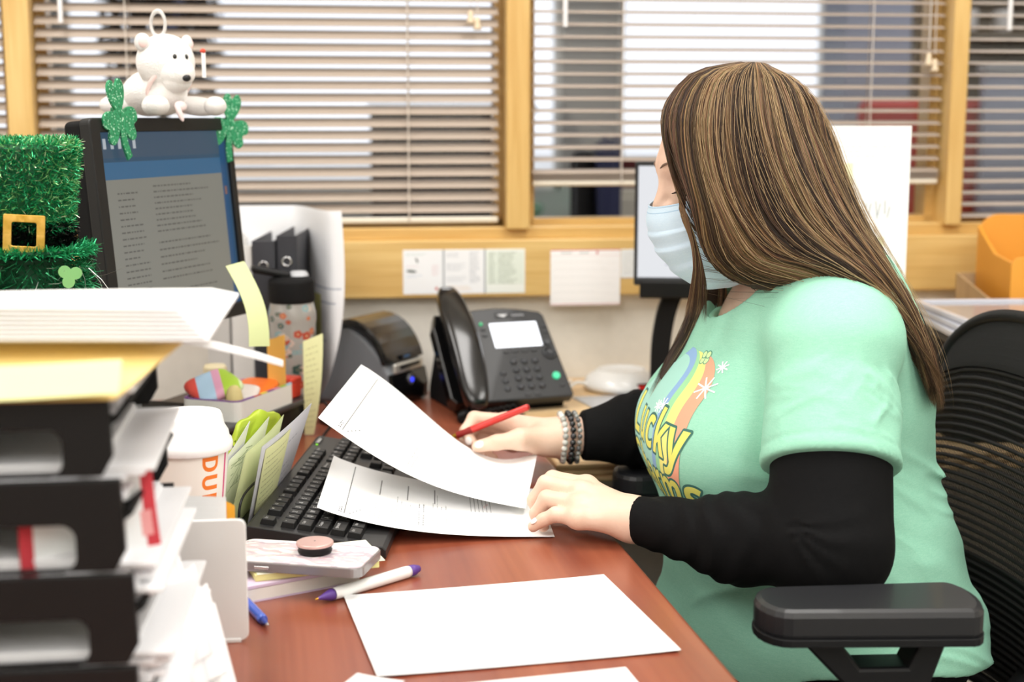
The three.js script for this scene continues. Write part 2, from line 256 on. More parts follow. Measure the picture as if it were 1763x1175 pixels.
// ---------------------------------------------------------------- desks
const DESK = 0.74;
{
  const d = thing('desk', 'reddish cherry wood desk holding keyboard, papers and letter trays', 'desk', [0.318, 0, -1.54], R(3.1));
  // local x = 0 is the edge in front of the woman
  part(d, 'desktop', boxUV(rbox(1.0, 0.032, 1.98, 0.006, 3).translate(-0.5, DESK - 0.016, 0.02), 1.15, 0, 0, true), M.cherry);
  for (const z of [-0.9, 0.94]) part(d, 'end_panel', boxUV(bx3(-0.95, -0.06, 0, DESK - 0.032, z - 0.014, z + 0.014), 1.15), M.cherry);
  part(d, 'modesty_panel', boxUV(bx3(-0.84, -0.82, 0.1, DESK - 0.032, -0.886, 0.926), 1.15), M.cherry);
  const e = thing('return_desk', 'light maple side desk along the wall under the windows', 'desk', [1.15, 0, -2.27]);
  part(e, 'desktop', boxUV(rbox(1.70, 0.030, 0.655, 0.004, 2).translate(0.0, DESK - 0.015, 0), 1.1), M.maple);
  for (let i = 0; i < 3; i++) part(e, 'edge_bead', boxUV(rbox(1.70, 0.008, 0.006, 0.003, 2).translate(0, DESK - 0.006 - i * 0.0095, 0.329), 1.1), M.maple);
  for (const x of [-0.3, 0.82]) part(e, 'end_panel', boxUV(bx3(x - 0.012, x + 0.012, 0, DESK - 0.03, -0.3, 0.27), 1.1), M.maple);
}
// ---------------------------------------------------------------- keyboard
{
  const K = thing('keyboard', 'black full-size keyboard with white legends in front of the woman', 'keyboard', [0.006, DESK, -1.752], R(80.7));
  const L = 0.45, D = 0.156, tilt = R(8.5);
  const prof = [[-D / 2, 0.004], [D / 2, 0.003], [D / 2, 0.012], [D / 2 - 0.004, 0.016], [-D / 2 + 0.004, 0.038], [-D / 2, 0.036]];
  const body = extr(prof.map(([z, y]) => [-z, y]), L, 0.0012).rotateY(Math.PI / 2).translate(-L / 2, 0, 0);
  // extr puts depth along x; outline x became -z
  part(K, 'case', body, std(0x232324, 0.42));
  for (const x of [-0.17, 0.17]) part(K, 'foot', bx3(x - 0.02, x + 0.02, 0, 0.02, -0.068, -0.062), M.black);
  const rows = [
    ['Esc', 1, null, 1, 'F1', 1, 'F2', 1, 'F3', 1, 'F4', 1, null, .5, 'F5', 1, 'F6', 1, 'F7', 1, 'F8', 1, null, .5, 'F9', 1, 'F10', 1, 'F11', 1, 'F12', 1, null, .25, 'PrtSc', 1, 'ScrLk', 1, 'Pause', 1],
    ['`', 1, '1', 1, '2', 1, '3', 1, '4', 1, '5', 1, '6', 1, '7', 1, '8', 1, '9', 1, '0', 1, '-', 1, '=', 1, 'Bksp', 2, null, .25, 'Ins', 1, 'Home', 1, 'PgUp', 1, null, .25, 'Num', 1, '/', 1, '*', 1, '-', 1],
    ['Tab', 1.5, 'Q', 1, 'W', 1, 'E', 1, 'R', 1, 'T', 1, 'Y', 1, 'U', 1, 'I', 1, 'O', 1, 'P', 1, '[', 1, ']', 1, '\\', 1.5, null, .25, 'Del', 1, 'End', 1, 'PgDn', 1, null, .25, '7', 1, '8', 1, '9', 1, '+', 1],
    ['Caps', 1.75, 'A', 1, 'S', 1, 'D', 1, 'F', 1, 'G', 1, 'H', 1, 'J', 1, 'K', 1, 'L', 1, ';', 1, "'", 1, 'Enter', 2.25, null, 3.5, '4', 1, '5', 1, '6', 1, '+', 1],
    ['Shift', 2.25, 'Z', 1, 'X', 1, 'C', 1, 'V', 1, 'B', 1, 'N', 1, 'M', 1, ',', 1, '.', 1, '/', 1, 'Shift', 2.75, null, 1.25, '\u2191', 1, null, 1.25, '1', 1, '2', 1, '3', 1, 'Ent', 1],
    ['Ctrl', 1.25, 'Win', 1.25, 'Alt', 1.25, ' ', 6.25, 'Alt', 1.25, 'Fn', 1.25, 'Menu', 1.25, 'Ctrl', 1.25, null, .25, '\u2190', 1, '\u2193', 1, '\u2192', 1, null, .25, '0', 2, '.', 1, 'Ent', 1],
  ];
  const cells = [...new Set(rows.flat().filter((x) => typeof x === 'string'))], GC = 12, CS = 64;
  const atlas = canvasTex(GC * CS, GC * CS, (c, w, h) => {
    c.fillStyle = '#1c1c1d'; c.fillRect(0, 0, w, h); c.fillStyle = '#dcdcdc'; c.textBaseline = 'top';
    cells.forEach((s, i) => { c.font = `${s.length > 1 ? 17 : 30}px sans-serif`; c.fillText(s, (i % GC) * CS + 13, Math.floor(i / GC) * CS + 12); });
  });
  const km = std(0xffffff, 0.5, { map: atlas }), U = (L - 0.022) / 22.5, zr = [-0.056, -0.033, -0.0145, 0.004, 0.0225, 0.041], cU = 1 / GC;
  const deck = (z) => 0.016 + (D / 2 - 0.004 - z) / (D - 0.008) * 0.022;
  rows.forEach((row, r) => {
    let x = -L / 2 + 0.011;
    for (let i = 0; i < row.length; i += 2) {
      const s = row[i], w = row[i + 1] * U; x += w; if (s === null) continue;
      const g = new RoundedBoxGeometry(w - 0.0025, 0.008, U * 0.86, 1, 0.0013), p = g.attributes.position, n = g.attributes.normal, uv = g.attributes.uv, k = cells.indexOf(s);
      for (let j = 0; j < p.count; j++) {
        const t = p.getY(j) > 0 ? 0.86 : 1; const top = n.getY(j) > 0.8;
        const u0 = (k % GC) * cU, v0 = 1 - (Math.floor(k / GC) + 1) * cU, ww = Math.max(1, w / U);
        uv.setXY(j, u0 + cU * (top ? clamp((p.getX(j) / U + ww / 2) * 0.95 + 0.02, 0.02, 0.98) : 0.03), v0 + cU * (top ? clamp(0.5 - p.getZ(j) / U, 0.02, 0.98) : 0.03));
        p.setX(j, p.getX(j) * t); p.setZ(j, p.getZ(j) * t);
      }
      part(K, 'key', g, km, [x - w / 2, deck(zr[r]) + 0.003, zr[r]], [tilt, 0, 0]);
    }
  });
  part(K, 'status_light', cyl(0.0016, 0.0016, 0.001, 10), std(0x204010, 0.4, { emissive: 0x9dff3a, emissiveIntensity: 1.2 }), [L / 2 - 0.055, deck(-0.068) + 0.0012, -0.068], [tilt, 0, 0]);
  part(K, 'brand_print', new THREE.PlaneGeometry(0.036, 0.009), std(0xffffff, 0.6, { map: canvasTex(256, 64, (c) => { c.fillStyle = '#232324'; c.fillRect(0, 0, 256, 64); c.fillStyle = '#e4e4e4'; c.font = 'bold 54px sans-serif'; c.fillText('Lenovo', 22, 50); }) }), [L / 2 - 0.03, deck(-0.07) + 0.0012, -0.0695], [-Math.PI / 2 + tilt, 0, 0]);
}
// ---------------------------------------------------------------- papers on the desk
const flipV0 = (t) => t;
const flipV = (g) => { const uv = g.attributes.uv; for (let i = 0; i < uv.count; i++) uv.setY(i, 1 - uv.getY(i)); return g; };
const lerp3 = (a, b, t) => a.clone().lerp(b, t);
function quad(A, B, C, D, bend) {                                    // A-B is v = 0, D-C is v = 1
  return (u, v) => { const p = lerp3(lerp3(A, B, u), lerp3(D, C, u), v); return bend ? p.add(bend(u, v)) : p; };
}
function pageTex(w, h, draw) { return canvasTex(w, h, (c) => { c.fillStyle = '#fcfcfc'; c.fillRect(0, 0, w, h); draw(c); }); }
const greek = (c, x, y, w, n, lh, col, sz = 2) => { c.fillStyle = col; for (let i = 0; i < n; i++) { let q = x; const end = x + w * rr(0.55, 1); while (q < end) { const l = rr(4, 20); c.fillRect(q, y + i * lh, Math.min(l, end - q), sz); q += l + 5; } } };
function formPage(kind) {
  return pageTex(560, 720, (c) => {                                   // portrait letter; top of the page is canvas top
    c.fillStyle = '#555'; c.fillRect(30, 76, 500, 2.5);
    greek(c, 36, 60, 70, 2, 6, '#666', 3);
    for (let i = 0; i < 4; i++) { c.fillStyle = '#777'; c.fillRect(40 + i * 18, 92 + i * 9, 9, 4); }
    const g = kind ? '#9a9a9a' : '#c4c4c4';
    greek(c, 60, 150, 180, 3, 14, g); greek(c, 60, 215, 300, 5, 14, g); if (kind) { c.fillStyle = '#6a6a6a'; for (let y = 170; y < 400; y += 90) c.fillRect(300, y, 160, 3); }
    greek(c, 60, 300, 240, 2, 14, kind ? '#777' : '#aaa', 3); greek(c, 60, 345, 340, 4, 14, g); greek(c, 60, 420, 200, 3, 14, g);
    if (kind) { c.fillStyle = '#888'; for (let i = 0; i < 6; i++) c.fillRect(250, 470 + i * 13, 190, 2); }
    c.strokeStyle = '#d99'; c.lineWidth = 2; c.beginPath(); c.moveTo(300, 520); c.bezierCurveTo(320, 500, 330, 545, 350, 520); c.stroke();
    c.strokeStyle = '#aaa'; for (let i = 0; i < 9; i++) { const x = 130 + 60 * rnd(), y = 560 + 40 * rnd(); c.beginPath(); c.moveTo(x, y); c.lineTo(x + 8, y - 6 + 10 * rnd()); c.stroke(); }
  });
}
{
  // upper sheet, raised over the keyboard on the left, its end resting by the hands; u runs along the 8.5 inch side, v down the page
  const A = V(0.028, 0.898, -1.876), B = V(-0.027, 0.871, -1.669), C = V(0.221, 0.752, -1.666), D = V(0.266, 0.770, -1.880);
  const up = sheet(quad(B, A, D, C, (u, v) => V(-0.004 * Math.sin(Math.PI * v), -0.020 * (1 - u) * Math.sin(Math.PI * v) - 0.040 * u * Math.sin(Math.PI * Math.pow(v, 1.7)), 0)), 20, 28);
  flipV(up);
  solo('printed_sheet', 'upper white printed page lifted over the keyboard by the pen hand', 'paper', up, std(0xffffff, 0.9, { map: formPage(0) }));
  const A2 = V(-0.010, 0.797, -1.783), B2 = V(-0.029, 0.789, -1.569), C2 = V(0.244, 0.7412, -1.580), D2 = V(0.254, 0.7412, -1.796);
  const lo = flipV(sheet(quad(B2, A2, D2, C2, (u, v) => V(0, -0.0135 * Math.pow(Math.sin(Math.PI * Math.pow(v, 0.8)), 1) * (v < 1 ? 1 : 0) + 0.0, 0)), 20, 28));
  solo('printed_sheet', 'lower white printed page lying half on the keyboard under the left hand', 'paper', lo, std(0xffffff, 0.9, { map: formPage(1) }));
  const flat = (A, B, C, D, y, lift) => sheet(quad(V(A[0], y, A[1]), V(B[0], y, B[1]), V(C[0], y, C[1]), V(D[0], y, D[1]), (u, v) => V(0, lift * (Math.pow(Math.abs(u - 0.5) * 2, 3) + 0.4 * (1 - v) * u), 0)), 12, 10);
  solo('blank_sheet', 'large blank white sheet lying on the cherry desk', 'paper', flat([-0.001, -1.399], [0.274, -1.431], [0.304, -1.210], [0.027, -1.182], 0.7418, 0.0012), M.paper);
  solo('blank_sheet', 'white sheet at the bottom edge below the large blank sheet', 'paper', flat([-0.03, -1.145], [0.246, -1.178], [0.27, -0.962], [-0.004, -0.93], 0.7410, 0.0006), M.paper);
  solo('paper_slip', 'small white slip corner below the left of the large blank sheet', 'paper', flat([0.010, -1.188], [0.05, -1.165], [0.026, -1.12], [-0.016, -1.14], 0.7435, 0.0006), M.paper);
}
// ---------------------------------------------------------------- mobile phone, notebook, pens
{
  const dir = (x0, z0, x1, z1) => -Math.atan2(z1 - z0, x1 - x0);
  const bk = thing('notebook', 'white-edged notebook lying under the phone and yellow pad', 'notebook', [-0.062, DESK, -1.452], R(25));
  part(bk, 'cover', rbox(0.14, 0.004, 0.078, 0.001).translate(0, 0.016, 0), std(0xd9c6dd, 0.6)); part(bk, 'page_block', rbox(0.138, 0.013, 0.076, 0.0015).translate(0, 0.0075, 0), std(0xf1efe8, 0.9)); part(bk, 'back_cover', box(0.14, 0.0015, 0.078).translate(0, 0.0008, 0), std(0xd9c6dd, 0.6));
  const pd = thing('memo_pad', 'small yellow ruled memo pad under the phone', 'notepad', [-0.035, DESK + 0.018, -1.458], R(14));
  part(pd, 'page_block', rbox(0.13, 0.007, 0.074, 0.001).translate(0, 0.0035, 0), std(0xe9e19a, 0.9)); part(pd, 'top_page', rbox(0.134, 0.0006, 0.078, 0.0002).translate(0.004, 0.0076, -0.001), std(0xf6f3dc, 0.9));
  const mb = canvasTex(512, 256, (c, w, h) => {
    c.fillStyle = '#f3eef0'; c.fillRect(0, 0, w, h);
    for (let i = 0; i < 26; i++) { c.strokeStyle = ['#e3c3c9', '#d9ccd6', '#f9f6f7', '#c9b6c2', '#e9d5d6'][i % 5]; c.lineWidth = rr(3, 22); c.beginPath(); let y = rr(-20, h); c.moveTo(-10, y); for (let x = 0; x < w + 60; x += 80) { y += rr(-45, 45); c.quadraticCurveTo(x - 40, y + rr(-50, 50), x, y); } c.stroke(); }
    for (let i = 0; i < 6; i++) { c.strokeStyle = '#8a7f84'; c.lineWidth = 1.4; c.beginPath(); let y = rr(0, h); c.moveTo(0, y); for (let x = 0; x < w; x += 60) { y += rr(-30, 30); c.lineTo(x, y); } c.stroke(); }
  });
  const ph = thing('mobile_phone', 'phone in pink marbled case with round grip, lying face down', 'phone', [-0.042, DESK + 0.0265, -1.437], R(-19));
  const ol = rrect(-0.075, -0.038, 0.075, 0.038, 0.011);
  part(ph, 'case_rim', extr(ol, 0.008, 0.001).rotateX(-Math.PI / 2).translate(0, 0.001, 0), phys(0x8f8a8a, 0.2, { metalness: 0.3 }));
  const bg = extr(rrect(-0.0735, -0.0365, 0.0735, 0.0365, 0.010), 0.0015, 0.0005).rotateX(-Math.PI / 2).translate(0, 0.0092, 0);
  { const p = bg.attributes.position, uv = bg.attributes.uv; for (let i = 0; i < p.count; i++) uv.setXY(i, p.getX(i) / 0.15 + 0.5, p.getZ(i) / 0.076 + 0.5); }
  part(ph, 'marbled_back', bg, phys(0xffffff, 0.25, { map: mb, clearcoat: 0.6 }));
  part(ph, 'side_button', rbox(0.016, 0.003, 0.0015, 0.0006).translate(-0.03, 0.005, 0.0388), M.chrome);
  const pop = part(ph, 'phone_grip', lathe([[0.001, 0], [0.017, 0], [0.018, 0.003], [0.0165, 0.005], [0.0185, 0.0075], [0.019, 0.009], [0.001, 0.009]], 36), M.black, [0.012, 0.0112, -0.004]);
  part(pop, 'grip_top', lathe([[0.001, 0.0095], [0.0175, 0.0095], [0.0188, 0.0085], [0.0195, 0.009], [0.0192, 0.0112], [0.018, 0.012], [0.001, 0.0122]].slice(2), 36), std(0xd8b3ac, 0.3, { metalness: 0.35 }));
  // marker
  const p0 = V(-0.028, DESK + 0.0068, -1.379), p1 = V(0.081, DESK + 0.0068, -1.466), len = p0.distanceTo(p1), mk = thing('marker_pen', 'white and purple pen lying beside the phone', 'pen', [(p0.x + p1.x) / 2, DESK + 0.0068, (p0.z + p1.z) / 2], dir(p0.x, p0.z, p1.x, p1.z));
  part(mk, 'barrel', at(lathe([[0.0001, -0.052], [0.0058, -0.052], [0.0066, -0.04], [0.0066, 0.05], [0.006, 0.0545], [0.0001, 0.0545]], 20), 0, 0, 0, 0, 0, -Math.PI / 2), M.whiteGloss);
  part(mk, 'grip_cone', at(lathe([[0.0001, -0.0675], [0.0012, -0.0675], [0.0022, -0.064], [0.0060, -0.0515], [0.0061, -0.048], [0.0001, -0.048]], 20), 0, 0, 0, 0, 0, -Math.PI / 2), std(0x5b3a8e, 0.4));
  part(mk, 'end_cap', at(lathe([[0.0001, 0.054], [0.0062, 0.054], [0.0058, 0.061], [0.0035, 0.068], [0.0001, 0.069]], 20), 0, 0, 0, 0, 0, -Math.PI / 2), std(0x5b3a8e, 0.4));
  part(mk, 'tip', at(lathe([[0.0001, -0.071], [0.0008, -0.0705], [0.0012, -0.067]], 10), 0, 0, 0, 0, 0, -Math.PI / 2), M.gold);
  const b0 = V(-0.073, 0, -1.316), b1 = V(-0.122, 0, -1.452), bl = thing('ballpoint_pen', 'blue ballpoint pen poking out behind the white paper holder', 'pen', [-0.0975, DESK + 0.0052, -1.384], dir(b0.x, b0.z, b1.x, b1.z));
  part(bl, 'barrel', at(lathe([[0.0001, -0.058], [0.0045, -0.058], [0.005, -0.05], [0.005, 0.07], [0.0001, 0.072]], 16), 0, 0, 0, 0, 0, -Math.PI / 2), phys(0x3f62c8, 0.25, { clearcoat: 0.5 }));
  part(bl, 'cone', at(lathe([[0.0001, -0.07], [0.001, -0.07], [0.0042, -0.058], [0.0001, -0.058]], 16), 0, 0, 0, 0, 0, -Math.PI / 2), std(0x2c3f94, 0.3)); part(bl, 'tip', at(lathe([[0.0001, -0.074], [0.0008, -0.0735], [0.0012, -0.069]], 10), 0, 0, 0, 0, 0, -Math.PI / 2), M.chrome);
}
// ---------------------------------------------------------------- desk phone
{
  const P = thing('desk_phone', 'black office desk phone with lit white display and keypad', 'phone', [0.27, DESK, -2.36], R(14));
  const W = 0.205, a = R(48);                                         // face leans back; local z toward the viewer
  // wedge base
  part(P, 'base', extr([[0.055, 0.012], [0.05, 0.0], [-0.10, 0.0], [-0.10, 0.02], [-0.06, 0.105], [-0.05, 0.11]], W - 0.02, 0.003).rotateY(-Math.PI / 2).translate(W / 2 - 0.01, 0, 0), M.blackMatte);
  const F = new THREE.Group(); F.name = 'face_panel_group';
  // face plate: outline in local face coordinates (x across, y up the slope)
  const H = 0.185, out = []; out.push([-W / 2 + 0.004, 0], [W / 2 - 0.004, 0], [W / 2, 0.004], [W / 2 - 0.012, H - 0.02]);
  for (let i = 0; i <= 8; i++) { const t = i / 8; out.push([mix(W / 2 - 0.018, -W / 2 + 0.02, t), H - 0.012 + 0.012 * Math.sin(Math.PI * t)]); }
  out.push([-W / 2 + 0.006, H - 0.03], [-W / 2, 0.004]);
  const toFace = new THREE.Matrix4().makeRotationX(-Math.PI / 2 + a); toFace.setPosition(0, 0.012, 0.068);
  const put = (g, x, y, z = 0.018) => g.translate(x, y, z).applyMatrix4(toFace);
  const fp = part(P, 'face_plate', put(extr(out, 0.014, 0.003), 0, 0, 0), phys(0x1a1c1f, 0.45, { clearcoat: 0.15 }));
  part(P, 'display', put(rbox(0.086, 0.050, 0.002, 0.001), 0.030, 0.128, 0.0165), std(0xdfe6f2, 0.4, { emissive: 0xf2f6ff, emissiveIntensity: 1.0 }));
  const keyM = phys(0x3a3d42, 0.35), keyL = phys(0x303236, 0.4);
  for (let r = 0; r < 4; r++) for (let c = 0; c < 3; c++) part(P, 'dial_key', put(new THREE.SphereGeometry(0.0062, 12, 8).scale(1.05, 0.85, 0.7), 0.012 + c * 0.019, 0.073 - r * 0.0165, 0.0175), keyM);
  for (let r = 0; r < 3; r++) part(P, 'line_key', put(new THREE.SphereGeometry(0.0052, 12, 8).scale(1.15, 0.8, 0.6), -0.012, 0.052 - r * 0.0155, 0.0175), keyM);
  for (let c = 0; c < 4; c++) part(P, 'soft_key', put(rbox(0.011, 0.0045, 0.003, 0.0012), 0.004 + c * 0.0165, 0.094, 0.0175), keyL);
  for (let c = 0; c < 2; c++) part(P, 'volume_key', put(rbox(0.011, 0.005, 0.003, 0.0012), 0.021 + c * 0.017, 0.009, 0.0175), keyL);
  for (const y of [0.142, 0.13]) part(P, 'side_key', put(rbox(0.010, 0.005, 0.003, 0.0012), 0.085, y, 0.0175), keyL);
  for (const y of [0.141, 0.129]) part(P, 'side_key', put(rbox(0.010, 0.005, 0.003, 0.0012), -0.026, y, 0.0175), keyL);
  part(P, 'navigation_ring', put(new THREE.TorusGeometry(0.0105, 0.0028, 8, 24), 0.081, 0.088, 0.018), keyL); part(P, 'select_key', put(cyl(0.006, 0.0065, 0.004, 20).rotateX(Math.PI / 2), 0.081, 0.088, 0.0185), keyL); part(P, 'home_key', put(cyl(0.005, 0.0055, 0.004, 16).rotateX(Math.PI / 2), 0.081, 0.108, 0.0185), keyM);
  part(P, 'speaker_key', put(cyl(0.0062, 0.0066, 0.004, 20).rotateX(Math.PI / 2), 0.080, 0.041, 0.0185), std(0x2f8f6a, 0.4, { emissive: 0x49e0a4, emissiveIntensity: 0.9 }));
  part(P, 'mute_key', put(rbox(0.008, 0.005, 0.003, 0.001), 0.086, 0.022, 0.0175), keyL); part(P, 'message_light', put(cyl(0.0028, 0.0028, 0.003, 12).rotateX(Math.PI / 2), -0.028, 0.152, 0.018), std(0x1e6b45, 0.4, { emissive: 0x2fd98a, emissiveIntensity: 0.7 }));
  part(P, 'brand_print', put(new THREE.PlaneGeometry(0.058, 0.011), 0.03, 0.168, 0.0175), std(0xffffff, 0.5, { map: canvasTex(256, 48, (c) => { c.fillStyle = '#1a1c1f'; c.fillRect(0, 0, 256, 48); c.fillStyle = '#cfd1d4'; c.beginPath(); c.moveTo(16, 16); c.quadraticCurveTo(60, 10, 112, 14); c.quadraticCurveTo(84, 26, 76, 38); c.quadraticCurveTo(50, 36, 16, 16); c.fill(); c.fillStyle = '#a4a6aa'; for (let k = 0; k < 6; k++) c.fillRect(136 + k * 17, 18 + (k % 2) * 4, 12, 14); }) }));
  // cradle and handset on the left
  part(P, 'cradle', put(extr([[-0.006, 0], [0.0, 0.02], [0.0, 0.15], [-0.012, 0.175], [-0.05, 0.175], [-0.058, 0.15], [-0.058, 0.01], [-0.05, 0]], 0.02, 0.003), -0.056, 0.0, -0.004), M.blackGloss);
  const hs = [], NS = 22;
  for (let i = 0; i <= NS; i++) {                                     // swept rounded section: mouthpiece, slim grip, earpiece
    const t = i / NS, y = -0.03 + t * 0.235, lift = 0.050 + 0.016 * Math.sin(Math.PI * t) - 0.004 * t, end = Math.min(1, Math.pow(Math.sin(Math.PI * clamp(t * 0.94 + 0.03)), 0.35)), w = (0.0265 + 0.006 * Math.pow(Math.abs(2 * t - 1), 2)) * end, h = (0.0135 + 0.013 * Math.pow(Math.abs(2 * t - 1), 4)) * end;
    const ring = []; for (let k = 0; k < 16; k++) { const q = k / 16 * 6.2832, c = Math.cos(q), s = Math.sin(q); ring.push(V(-0.085 + w * Math.sign(c) * Math.pow(Math.abs(c), 0.6), y, lift - (s < 0 ? 1.2 : 0.8) * h * 0 + h * Math.sign(s) * Math.pow(Math.abs(s), 0.6))); } hs.push(ring);
  }
  const hp = [], hi = []; hs.forEach((r) => r.forEach((v) => hp.push(v.x, v.y, v.z)));
  for (let i = 0; i < NS; i++) for (let k = 0; k < 16; k++) { const a0 = i * 16 + k, b0 = i * 16 + (k + 1) % 16; hi.push(a0, b0, b0 + 16, a0, b0 + 16, a0 + 16); }
  for (const e of [0, NS]) { const c = hp.length / 3, y = hs[e][0].y; let z = 0; hs[e].forEach((v) => z += v.z / 16); hp.push(-0.085, y + (e ? 0.003 : -0.003), z); for (let k = 0; k < 16; k++) e ? hi.push(e * 16 + k, e * 16 + (k + 1) % 16, c) : hi.push((k + 1) % 16, k, c); }
  const hg = new THREE.BufferGeometry(); hg.setAttribute('position', new THREE.Float32BufferAttribute(hp, 3)); hg.setAttribute('uv', new THREE.Float32BufferAttribute(hp.length / 3 * 2, 2)); hg.setIndex(hi); hg.computeVertexNormals();
  part(P, 'handset', hg.applyMatrix4(toFace), M.blackGloss);
  const cord = []; for (let i = 0; i <= 320; i++) { const t = i / 320, q = t * 6.2832 * 20; cord.push(V(-0.10 + 0.0075 * Math.cos(q) + 0.10 * t - 0.05 * Math.sin(t * 3.1), 0.0095 + 0.0075 * Math.sin(q) , 0.105 + 0.028 * Math.sin(t * 3.1) - 0.02 * t)); }
  part(P, 'coiled_cord', new THREE.TubeGeometry(new THREE.CatmullRomCurve3(cord), 640, 0.0021, 6), M.black);
}
// ---------------------------------------------------------------- label printer
{
  const P = thing('label_printer', 'black and grey domed label printer beside the desk phone', 'printer', [0.052, DESK, -2.44], R(-34)); P.scale.set(0.84, 0.96, 0.9);
  const prof = []; // local x is forward
  prof.push([0.085, 0.0], [-0.085, 0.0], [-0.092, 0.02], [-0.088, 0.09], [-0.07, 0.128]); for (let i = 0; i <= 8; i++) { const t = i / 8; prof.push([-0.055 + 0.12 * t, 0.142 + 0.004 * Math.sin(3.14 * t) - 0.052 * t * t]); } prof.push([0.088, 0.06], [0.094, 0.03]);
  part(P, 'lower_body', extr(prof, 0.118, 0.006).translate(0, 0, -0.059), std(0x777b80, 0.5));
  const lid = []; for (let i = 0; i <= 14; i++) { const t = i / 14, q = R(168 - 150 * t); lid.push([-0.004 + 0.094 * Math.cos(q), 0.045 + 0.108 * Math.sin(q)]); } for (let i = 14; i >= 0; i--) { const t = i / 14, q = R(168 - 150 * t); lid.push([-0.004 + 0.080 * Math.cos(q), 0.045 + 0.092 * Math.sin(q)]); }
  part(P, 'lid', extr(lid, 0.128, 0.006).translate(0, 0, -0.064), M.blackGloss);
  part(P, 'front_panel', extr([[0.07, 0.0], [0.098, 0.004], [0.100, 0.03], [0.093, 0.058], [0.07, 0.062]], 0.12, 0.004).translate(0, 0, -0.06), M.blackGloss);
  part(P, 'silver_bar', rbox(0.010, 0.018, 0.10, 0.004, 3).translate(0.090, 0.067, 0), std(0xc9c7bf, 0.3, { metalness: 0.5 }));
  part(P, 'label_slot', rbox(0.004, 0.006, 0.07, 0.001).translate(0.095, 0.069, 0), M.black);
  const bt = part(P, 'power_button', at(cyl(0.009, 0.010, 0.006, 24), 0.097, 0.043, 0.0, 0, 0, -Math.PI / 2), std(0x8d9096, 0.3, { metalness: 0.6 }));
  part(bt, 'indicator', at(cyl(0.0042, 0.0042, 0.002, 16), 0.101, 0.043, 0.0, 0, 0, -Math.PI / 2), std(0x1520a0, 0.4, { emissive: 0x3a48ff, emissiveIntensity: 1.6 }));
  part(P, 'brand_print', new THREE.PlaneGeometry(0.036, 0.009), std(0xffffff, 0.4, { map: canvasTex(256, 64, (c) => { c.fillStyle = '#0c0c0d'; c.fillRect(0, 0, 256, 64); c.fillStyle = '#3b86c9'; c.font = 'bold 50px sans-serif'; c.fillText('DYMO', 48, 50); }) }), [0.0892, 0.085, 0], [0, Math.PI / 2, 0]).rotation.set(0, Math.PI / 2, 0);
}
